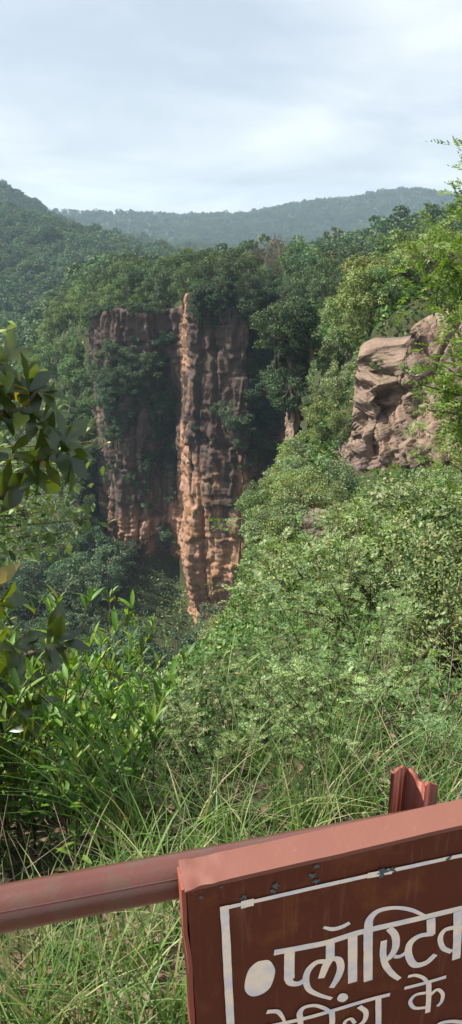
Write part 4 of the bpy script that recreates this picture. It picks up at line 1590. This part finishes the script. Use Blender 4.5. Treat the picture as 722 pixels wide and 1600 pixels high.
def stone(px_, py_, Y, r, label, seed):
    rs_ = np.random.default_rng(seed)
    import bmesh
    bm = bmesh.new()
    bmesh.ops.create_icosphere(bm, subdivisions=3, radius=1)
    co = np.array([v.co[:] for v in bm.verts])
    sc = r * np.array([1.2, .9, .65])
    co2 = co * (1 + .35 * fbm(co * 1.4 + seed, 3, seed))[:, None] * sc
    for v, c_ in zip(bm.verts, co2):
        v.co = c_
    me = bpy.data.meshes.new('stone')
    bm.to_mesh(me)
    bm.free()
    me.materials.append(M['rock2'])
    o = obj('stone', me)
    p = at(px_, py_, Y)
    o.location = (p[0], p[1], ground_z(p[0], p[1]) + r * .2)
    o.rotation_euler = (0, 0, rs_.uniform(0, 6))
    put(o, label, 'stone')


stone(250, 1500, 1.62, .045, 'largest grey-brown stone in the dirt below the railing pipe', 1)
stone(232, 1530, 1.40, .03, 'flat reddish stone in front of the largest stone', 2)
stone(140, 1545, 1.42, .032, 'small stone among fallen leaves below the pipe', 3)
stone(215, 1585, 1.22, .02, 'small pebble-sized stone at the bottom edge of the dirt', 4)

# ------------------------------------------------------------------ sign and railing
YAW, TILT, LEAN = math.radians(13.4), math.radians(2.95), math.radians(-6.0)
t_ = np.array([math.cos(YAW) * math.cos(TILT), math.sin(YAW) * math.cos(TILT), math.sin(TILT)])
n0 = unit(np.cross(t_, [0, 0, 1.0]))
dn = -np.cross(n0, t_)
g_ = dn * math.cos(LEAN) + n0 * math.sin(LEAN)
up_ = -g_
back_ = np.cross(up_, t_)
A_ = EYE + ray(291, 1385) * .92
SM = Matrix(((t_[0], back_[0], up_[0], A_[0]), (t_[1], back_[1], up_[1], A_[1]), (t_[2], back_[2], up_[2], A_[2]), (0, 0, 0, 1)))


def on_sign(px_, py_):
    d = ray(px_, py_)
    s = np.dot(A_ - EYE, back_) / np.dot(d, back_)
    p = EYE + d * s - A_
    return np.array([np.dot(p, t_), np.dot(p, up_)])


sign = bpy.data.objects.new('notice_board', None)
COL.objects.link(sign)
sign.matrix_world = SM
sign.empty_display_size = .1
put(sign, 'reddish-brown metal board with white hand-painted Hindi lettering fixed to the railing', 'sign')
SW, SH, ST = .80, .62, .036


def slab(x0, x1, y0, y1, z0, z1, nx, ny, nz, f, bev=.004):
    """subdivided box shell with displaced points"""
    mb = MB()

    def face(o, a, b, na, nb):
        s, r = np.meshgrid(np.linspace(0, 1, na + 1), np.linspace(0, 1, nb + 1))
        P_ = o + s[..., None] * a + r[..., None] * b
        idx = np.arange((na + 1) * (nb + 1)).reshape(nb + 1, na + 1)
        q = np.stack([idx[:-1, :-1], idx[:-1, 1:], idx[1:, 1:], idx[1:, :-1]], -1).reshape(-1, 4)
        mb.add(f(P_.reshape(-1, 3)), q)
    X, Y_, Z = np.array([x1 - x0, 0, 0]), np.array([0, y1 - y0, 0]), np.array([0, 0, z1 - z0])
    o = np.array([x0, y0, z0])
    face(o, X, Z, nx, nz)
    face(o + Y_ + X, -X, Z, nx, nz)
    face(o + Z, X, Y_, nx, ny)
    face(o + Y_, X, -Y_, nx, ny)
    face(o + Y_, -Y_, Z, ny, nz)
    face(o + X, Y_, Z, ny, nz)
    return mb


def lump(P_):
    P_ = P_.copy()
    x, y, z = P_[:, 0], P_[:, 1], P_[:, 2]
    e = np.exp(-(x / .05) ** 2) * np.exp(-((z - .006) / .012) ** 2)
    n = fbm(np.stack([x * 60, y * 60, z * 60], -1), 3, 4)
    P_[:, 1] -= e * .006 * (n + .4) * (y < .02)
    P_[:, 2] += e * .004 * n
    w = fbm(np.stack([x * 12, y * 12, z * 12], -1), 3, 8)
    P_[:, 2] += .0012 * w
    P_[:, 1] += .0003 * fbm(np.stack([x * 16, 0 * x, z * 16], -1), 3, 6) * (y < .02)
    return P_


# front sheet, set back a little under the folded top cap
obj('panel', slab(0, SW, 0.0, ST - .006, -SH, -.0065, 90, 6, 70, lump).mesh('panel', M['sign_face'], False), sign)
obj('top_cap', slab(-.003, SW + .003, -.0035, ST, -.006, .001, 140, 8, 2, lump).mesh('top_cap', M['sign_top'], False), sign)
side_x = lambda P_: P_ + np.stack([.0015 * fbm(np.stack([P_[:, 2] * 14, P_[:, 1] * 30, 0 * P_[:, 0]], -1), 3, 2), 0 * P_[:, 0], 0 * P_[:, 0]], 1)
obj('side_edge', slab(-.0065, -.0012, -.001, ST - .004, -SH, -.0034, 2, 4, 60, side_x).mesh('side_edge', M['post'], False), sign)

LAYER = [0.0006]


def ribbon(mb, pts, width, smooth=True, wob=.04):
    """pts in photo pixels, width in metres (number or list); laid on the board's face as a coat of paint"""
    P_ = np.array([on_sign(*p) for p in pts])
    wd = np.array(width if np.ndim(width) else [width] * len(P_), float)
    if smooth and len(P_) > 2:
        out, ow = [], []
        Q = np.vstack([2 * P_[0] - P_[1], P_, 2 * P_[-1] - P_[-2]])
        for i in range(1, len(Q) - 2):
            for s in np.linspace(0, 1, 9, endpoint=False):
                a, b, c_, d = Q[i - 1], Q[i], Q[i + 1], Q[i + 2]
                out.append(.5 * ((2 * b) + (-a + c_) * s + (2 * a - 5 * b + 4 * c_ - d) * s * s + (-a + 3 * b - 3 * c_ + d) * s ** 3))
                ow.append(wd[i - 1] * (1 - s) + wd[i] * s)
        out.append(P_[-1])
        ow.append(wd[-1])
        P_, wd = np.array(out), np.array(ow)
    else:
        s = np.linspace(0, 1, 30)
        k_ = np.linspace(0, 1, len(P_))
        P_ = np.stack([np.interp(s, k_, P_[:, 0]), np.interp(s, k_, P_[:, 1])], 1)
        wd = np.interp(s, k_, wd)
    tg = unit(np.gradient(P_, axis=0))
    nr = np.stack([-tg[:, 1], tg[:, 0]], 1)
    wl = wd * (1 + wob * fbm(np.stack([P_[:, 0] * 90, P_[:, 1] * 90, 0 * wd + LAYER[0] * 9000], -1), 2, 1))
    wr = wd * (1 + wob * fbm(np.stack([P_[:, 0] * 90, P_[:, 1] * 90, 0 * wd + LAYER[0] * 7000 + 5], -1), 2, 2))
    Lp = P_ + nr * wl[:, None] * .5
    Rp = P_ - nr * wr[:, None] * .5
    h = -LAYER[0]
    LAYER[0] += .00005
    v = np.stack([np.stack([Lp[:, 0], 0 * wd + h, Lp[:, 1]], -1), np.stack([Rp[:, 0], 0 * wd + h, Rp[:, 1]], -1)], 1).reshape(-1, 3)
    q = np.array([(2 * i, 2 * i + 1, 2 * i + 3, 2 * i + 2) for i in range(len(P_) - 1)])
    mb.add(v, q)


def blob(mb, pts):
    P_ = np.array([on_sign(*p) for p in pts])
    n = len(P_)
    s = np.linspace(0, n, n * 6, endpoint=False)
    out = []
    for ss in s:
        i = int(ss)
        f = ss - i
        a, b, c_, d = P_[(i - 1) % n], P_[i % n], P_[(i + 1) % n], P_[(i + 2) % n]
        out.append(.5 * ((2 * b) + (-a + c_) * f + (2 * a - 5 * b + 4 * c_ - d) * f * f + (-a + 3 * b - 3 * c_ + d) * f ** 3))
    P_ = np.array(out)
    c0 = P_.mean(0)
    h = -LAYER[0]
    LAYER[0] += .00005
    v = np.vstack([[c0[0], h, c0[1]], np.stack([P_[:, 0], np.full(len(P_), h), P_[:, 1]], 1)])
    m = len(P_)
    mb.add(v, None, [(0, 1 + i, 1 + (i + 1) % m) for i in range(m)])


z1 = lambda *L_: [(370 + x / 4.011, 1400 + y / 4.011) for x, y in L_]
z2 = lambda *L_: [(540 + x / 3.967, 1380 + y / 3.967) for x, y in L_]
PXM = .92 / FOC / 4.0 * 1.06                       # metres on the board per zoomed pixel
mb = MB()
blob(mb, z1((205, 403), (238, 455), (232, 510), (205, 575), (150, 615), (90, 625), (52, 590), (52, 530), (75, 460), (120, 415), (160, 402)))
ribbon(mb, z1((233, 353), (400, 322), (560, 290)) + z2((42, 315), (180, 279), (330, 245), (490, 208), (620, 176), (722, 152), (860, 118)), 54 * PXM)
ribbon(mb, z1((330, 350), (328, 440), (329, 520)), 72 * PXM)
ribbon(mb, z1((322, 500), (335, 540), (385, 546), (430, 520)), [60 * PXM, 52 * PXM, 48 * PXM, 46 * PXM])
ribbon(mb, z1((585, 295), (584, 390)), 62 * PXM)
ribbon(mb, z1((590, 380), (555, 440), (528, 512)), [66 * PXM, 60 * PXM, 48 * PXM])
ribbon(mb, z1((605, 385), (640, 400), (650, 450), (630, 510), (592, 572)), [44 * PXM, 52 * PXM, 56 * PXM, 54 * PXM, 42 * PXM])
ribbon(mb, z1((560, 405), (500, 412), (452, 455), (432, 515), (450, 580), (510, 615), (594, 640)), [44 * PXM, 46 * PXM, 50 * PXM, 48 * PXM, 42 * PXM, 36 * PXM, 30 * PXM])
ribbon(mb, z1((542, 192), (600, 203), (655, 190), (706, 164)), [22 * PXM, 38 * PXM, 40 * PXM, 34 * PXM])
ribbon(mb, z2((42, 320), (42, 470), (42, 612)), 68 * PXM)
ribbon(mb, z2((138, 602), (138, 450), (138, 280)), 66 * PXM)
ribbon(mb, z2((138, 290), (148, 220), (200, 168), (300, 148), (400, 160), (492, 200)), [66 * PXM, 58 * PXM, 44 * PXM, 34 * PXM, 34 * PXM, 26 * PXM])
ribbon(mb, z2((268, 275), (305, 320), (308, 390), (280, 445), (236, 480)), [50 * PXM, 56 * PXM, 56 * PXM, 52 * PXM, 44 * PXM])
ribbon(mb, z2((236, 350), (230, 430), (245, 500), (285, 555), (332, 590)), [46 * PXM, 50 * PXM, 50 * PXM, 48 * PXM, 38 * PXM])
ribbon(mb, z2((300, 450), (335, 448), (372, 425)), 36 * PXM)
ribbon(mb, z2((527, 215), (527, 318)), 64 * PXM)
ribbon(mb, z2((545, 308), (455, 322), (396, 370), (388, 440), (425, 500), (495, 488), (555, 436)), [40 * PXM, 46 * PXM, 54 * PXM, 56 * PXM, 56 * PXM, 54 * PXM, 48 * PXM])
ribbon(mb, z2((692, 170), (690, 330), (682, 466)), 64 * PXM)
ribbon(mb, z2((672, 268), (612, 285), (584, 335), (602, 395), (655, 420)), 42 * PXM)
ribbon(mb, z2((700, 275), (770, 255), (810, 310), (790, 400)), 46 * PXM)
# second row, right word
ribbon(mb, z2((362, 645), (480, 615), (620, 574)), 36 * PXM)
ribbon(mb, z2((512, 600), (512, 700), (506, 796)), 42 * PXM)
ribbon(mb, z2((384, 572), (430, 564), (478, 580), (502, 606)), 32 * PXM)
ribbon(mb, z2((495, 672), (430, 686), (398, 728), (425, 766), (495, 764)), 32 * PXM)
ribbon(mb, z2((520, 688), (565, 652), (598, 680), (592, 725), (566, 756)), 31 * PXM)
# second row, left word
ribbon(mb, z1((186, 718), (250, 716), (283, 750), (300, 790)), [44 * PXM, 38 * PXM, 28 * PXM, 20 * PXM])
ribbon(mb, z1((170, 815), (420, 760), (600, 710)) + z2((40, 745), (160, 710), (272, 682)), 40 * PXM)
blob(mb, z1((690, 612), (692, 634), (668, 655), (638, 652), (626, 634), (642, 608), (668, 601)))
ribbon(mb, z1((398, 900), (396, 770), (392, 725), (420, 690), (490, 678), (560, 702), (590, 730)), [44 * PXM, 44 * PXM, 44 * PXM, 38 * PXM, 34 * PXM, 32 * PXM, 28 * PXM])
ribbon(mb, z1((593, 715), (593, 800), (560, 860), (500, 880)), 44 * PXM)
ribbon(mb, z2((80, 755), (122, 790), (112, 845), (60, 885), (10, 900)), 40 * PXM)
ribbon(mb, z2((200, 700), (200, 800), (200, 1000)), 46 * PXM)
ribbon(mb, z2((55, 860), (30, 832), (-6, 850), (-8, 890), (30, 905)), 30 * PXM)
# tops of the third row
ribbon(mb, z2((545, 900), (580, 862), (650, 848), (740, 858), (800, 890)), 40 * PXM)
ribbon(mb, z2((480, 960), (640, 920), (860, 860)), 44 * PXM)
ribbon(mb, [(400, 1668), (560, 1628)], 40 * PXM)
obj('lettering', mb.mesh('lettering', M['white'], False), sign)
bd = MB()
ribbon(bd, [(350, 1413), (353, 1470), (357, 1550), (362, 1640), (370, 1780)], 13.5 * PXM * 4.0, wob=.07)
ribbon(bd, [(343, 1418), (440, 1396), (560, 1369), (722, 1334), (960, 1283)], 8.5 * PXM * 4.0, wob=.12)
ribbon(bd, [(376, 1411), (396, 1407)], 17 * PXM * 4, wob=.1)
ribbon(bd, [(573, 1366), (612, 1358)], 13 * PXM * 4, wob=.1)
obj('painted_border', bd.mesh('painted_border', M['white'], False), sign)
rs = np.random.default_rng(8)
for (cx, cy, r) in ((429, 1381, 6), (425, 1390, 5), (381, 1399, 5), (493, 1351, 5), (486, 1366, 5), (494, 1374, 5), (596, 1361, 8), (612, 1357, 5), (314, 1399, 3), (345, 1383, 3), (700, 1338, 4)):
    tl_ = MB()
    n = 17
    a = np.linspace(0, 6.28, n, endpoint=False)
    rr_ = r * rs.uniform(.3, 1.4, n)
    blob(tl_, [(cx + math.cos(b_) * c_ * 1.15, cy + math.sin(b_) * c_ * .75 - math.cos(b_) * c_ * .25) for b_, c_ in zip(a, rr_)])
    obj('chipped_paint', tl_.mesh('chipped_paint', M['teal'], False), sign)
# two legs carry the board
for lx in (.06, SW - .06):
    lb = slab(lx - .02, lx + .02, .006, ST - .002, -1.12, -SH + .01, 1, 1, 2, lambda P_: P_)
    obj('leg', lb.mesh('leg', M['post'], False), sign)

rail = put(empty('railing', (0, 0, 0)), 'thick reddish painted pipe railing crossing the bottom of the view', 'railing')
# the pipe runs just behind the board
pa = A_ + back_ * (ST + .031) - up_ * .020
za = (pa - EYE) @ np.array([0, CP, -SP])
best = None
for sx in np.linspace(-.8, .2, 401):
    pass
yaw_p = YAW
# choose the start so that the pipe's axis passes the photographed points at its two ends
dA = ray(361, 1352)
sA = np.dot(pa - EYE, back_) / np.dot(dA, back_)
PA = EYE + dA * sA
bestd = None
for tl in np.linspace(-3, 6, 361):
    q_ = math.radians(tl)
    d_ = np.array([math.cos(yaw_p) * math.cos(q_), math.sin(yaw_p) * math.cos(q_), math.sin(q_)])
    a1, b1, _ = project(PA)
    a2, b2, _ = project(PA - d_ * .3)
    yy = b1 + (0 - a1) * (b2 - b1) / (a2 - a1)
    if bestd is None or abs(yy - 1420) < bestd[0]:
        bestd = (abs(yy - 1420), d_)
pd = bestd[1]
R_P = .0278
mbp = MB()
npts = 120
ss = np.linspace(-1.2, 1.6, npts)
mbp.tube(PA[None] + pd[None] * ss[:, None], R_P * (1 + .004 * fbm(np.stack([ss * 6, 0 * ss, 0 * ss], -1), 3, 3)), 40)
obj('pipe', mbp.mesh('pipe', M['pipe'], True), rail)
# weld seam along the pipe
sd = unit(np.cross(pd, [0, 0, 1.0]))
upn = np.cross(sd, pd)
sdir = unit(sd * .80 + upn * .60)
ms = MB()
ms.tube(PA[None] + pd[None] * ss[:, None] + sdir[None] * (R_P - .0006), .0012, 6)
obj('weld_seam', ms.mesh('weld_seam', M['pipe'], True), rail)


def steel_post(px_, name='post'):
    """broken-topped folded steel section"""
    # plan outline, in metres: x along the railing, y away
    plan = np.array([[0, -.004], [.016, .026], [.038, .000], [.063, .016]]) * 1.0
    tops = [(616, 1210), (637, 1201), (664, 1232), (685, 1229)]
    c0 = at(616, 1262, (PA[1] + .25))
    zs = []
    base = None
    out = []
    Yb = PA[1] + pd[1] * .27 + .075
    mbq = MB()
    pts = []
    for (tx, ty), (a, b) in zip(tops, plan):
        p = at(tx, ty, Yb + b)
        pts.append(p)
    pts = np.array(pts)
    th = .005
    n_ = len(pts)
    # subdivide each plate and give the cut edge a ragged line
    N = 10
    for i in range(n_ - 1):
        a, b = pts[i], pts[i + 1]
        d = unit(np.array([b[0] - a[0], b[1] - a[1], 0]))
        nn = np.array([-d[1], d[0], 0]) * th
        s = np.linspace(0, 1, N + 1)
        top = a[None] * (1 - s)[:, None] + b[None] * s[:, None]
        top[:, 2] += .004 * fbm(np.stack([s * 5 + i * 3, 0 * s, 0 * s], -1), 3, 7) * np.sin(s * np.pi) + (.006 * np.sin(s * np.pi) if i != 1 else 0)
        bot = top.copy()
        bot[:, 2] = -.35
        ov = .0012 * i
        rings = np.stack([top + [0, 0, ov], bot, bot + nn, top + nn + [0, 0, ov]], 1)
        m = len(rings)
        q = []
        for k_ in range(m - 1):
            for j in range(4):
                j2 = (j + 1) % 4
                q.append((k_ * 4 + j, k_ * 4 + j2, (k_ + 1) * 4 + j2, (k_ + 1) * 4 + j))
        q += [(0, 1, 2, 3), ((m - 1) * 4 + 3, (m - 1) * 4 + 2, (m - 1) * 4 + 1, (m - 1) * 4)]
        mbq.add(rings.reshape(-1, 3), q)
    return mbq


post = put(obj('post', steel_post(0).mesh('post', M['post'], False), rail), 'folded steel post with a torn top edge')

# ------------------------------------------------------------------ air, sky, sun, camera
hz = NT('haze')
pv_ = hz.n('ShaderNodeVolumePrincipled')
pv_.inputs['Color'].default_value = (.60, .80, 1.0, 1)
pv_.inputs['Density'].default_value = .00023
pv_.inputs['Anisotropy'].default_value = .0
hz.l(pv_.outputs[0], hz.out.inputs['Volume'])
try:
    hz.m.cycles.homogeneous_volume = True
except Exception:
    pass
x0, x1, y0, y1, z0, z1_ = -2750, 3000, -40, 2760, -90, 125
hv = [(x, y, z) for x in (x0, x1) for y in (y0, y1) for z in (z0, z1_)]
hf = [(0, 1, 3, 2), (4, 6, 7, 5), (0, 4, 5, 1), (2, 3, 7, 6), (0, 2, 6, 4), (1, 5, 7, 3)]
put(obj('haze', mesh_np('haze', hv, np.array(hf), hz.m)), kind='stuff')

w = bpy.data.worlds.new('World')
SC.world = w
w.use_nodes = True
nt = w.node_tree
nt.nodes.clear()
out = nt.nodes.new('ShaderNodeOutputWorld')
bg = nt.nodes.new('ShaderNodeBackground')
sky = nt.nodes.new('ShaderNodeTexSky')
sky.sky_type = 'NISHITA'
sky.sun_disc = False
sky.sun_elevation = SUN_EL
sky.sun_rotation = math.atan2(TO_SUN[0], TO_SUN[1])
sky.air_density = 1.0
sky.dust_density = 2.0
sky.ozone_density = 1.2
tc = nt.nodes.new('ShaderNodeTexCoord')
# soft thin cloud layer: the view direction is projected on a high flat layer so that clouds stretch towards the horizon
sep = nt.nodes.new('ShaderNodeSeparateXYZ')
nt.links.new(tc.outputs['Generated'], sep.inputs[0])
zz = nt.nodes.new('ShaderNodeMath')
zz.operation = 'MAXIMUM'
zz.inputs[1].default_value = 0.0
nt.links.new(sep.outputs[2], zz.inputs[0])
za_ = nt.nodes.new('ShaderNodeMath')
za_.operation = 'ADD'
za_.inputs[1].default_value = .16
nt.links.new(zz.outputs[0], za_.inputs[0])
dx = nt.nodes.new('ShaderNodeMath')
dx.operation = 'DIVIDE'
nt.links.new(sep.outputs[0], dx.inputs[0])
nt.links.new(za_.outputs[0], dx.inputs[1])
dy = nt.nodes.new('ShaderNodeMath')
dy.operation = 'DIVIDE'
nt.links.new(sep.outputs[1], dy.inputs[0])
nt.links.new(za_.outputs[0], dy.inputs[1])
cb = nt.nodes.new('ShaderNodeCombineXYZ')
nt.links.new(dx.outputs[0], cb.inputs[0])
nt.links.new(dy.outputs[0], cb.inputs[1])
cb.inputs[2].default_value = 4.4
cn = nt.nodes.new('ShaderNodeTexNoise')
cn.inputs['Scale'].default_value = .85
cn.inputs['Detail'].default_value = 5
cn.inputs['Roughness'].default_value = .52
cn.inputs['Distortion'].default_value = .35
nt.links.new(cb.outputs[0], cn.inputs['Vector'])
cr = nt.nodes.new('ShaderNodeValToRGB')
cr.color_ramp.elements[0].position = .34
cr.color_ramp.elements[0].color = (.62, .62, .62, 1)
cr.color_ramp.elements[1].position = .62
cr.color_ramp.elements[1].color = (.97, .97, .97, 1)
nt.links.new(cn.outputs['Fac'], cr.inputs[0])
mx = nt.nodes.new('ShaderNodeMix')
mx.data_type = 'RGBA'
nt.links.new(cr.outputs[0], mx.inputs[0])
nt.links.new(sky.outputs[0], mx.inputs[6])
SKYS = .07
cc_ = nt.nodes.new('ShaderNodeValToRGB')
cc_.color_ramp.elements[0].position = .35
cc_.color_ramp.elements[0].color = (.55, .61, .675, 1)
cc_.color_ramp.elements[1].position = .72
cc_.color_ramp.elements[1].color = (.75, .79, .80, 1)
nt.links.new(cn.outputs['Fac'], cc_.inputs[0])
ml = nt.nodes.new('ShaderNodeVectorMath')
ml.operation = 'SCALE'
ml.inputs['Scale'].default_value = 1.0 / SKYS * .755
nt.links.new(cc_.outputs[0], ml.inputs[0])
nt.links.new(ml.outputs[0], mx.inputs[7])
nt.links.new(mx.outputs[2], bg.inputs[0])
bg.inputs[1].default_value = SKYS
nt.links.new(bg.outputs[0], out.inputs[0])

sl = bpy.data.lights.new('sun', 'SUN')
sl.energy = 5.0
sl.angle = math.radians(.53)
sl.color = (1.0, .94, .85)
so = bpy.data.objects.new('sun', sl)
COL.objects.link(so)
so.rotation_euler = Vector(TO_SUN).to_track_quat('Z', 'Y').to_euler()

cam = bpy.data.cameras.new('camera')
co = bpy.data.objects.new('camera', cam)
COL.objects.link(co)
co.location = EYE
co.rotation_euler = (math.radians(90) - PITCH, 0, 0)
cam.sensor_fit = 'VERTICAL'
cam.sensor_height = 24
cam.lens = 24 * FOC / 1600
cam.clip_start = .05
cam.clip_end = 8000
SC.camera = co

SC.render.engine = 'CYCLES'
SC.view_settings.view_transform = 'Standard'
SC.view_settings.look = 'None'
SC.view_settings.exposure = 0.92
SC.view_settings.gamma = 1
cy = SC.cycles
cy.max_bounces = 6
cy.diffuse_bounces = 3
cy.glossy_bounces = 2
cy.transmission_bounces = 4
cy.transparent_max_bounces = 8
cy.volume_bounces = 0
cy.caustics_reflective = False
cy.caustics_refractive = False
cy.use_denoising = True
print('counts', len(far_pts), COUNT)
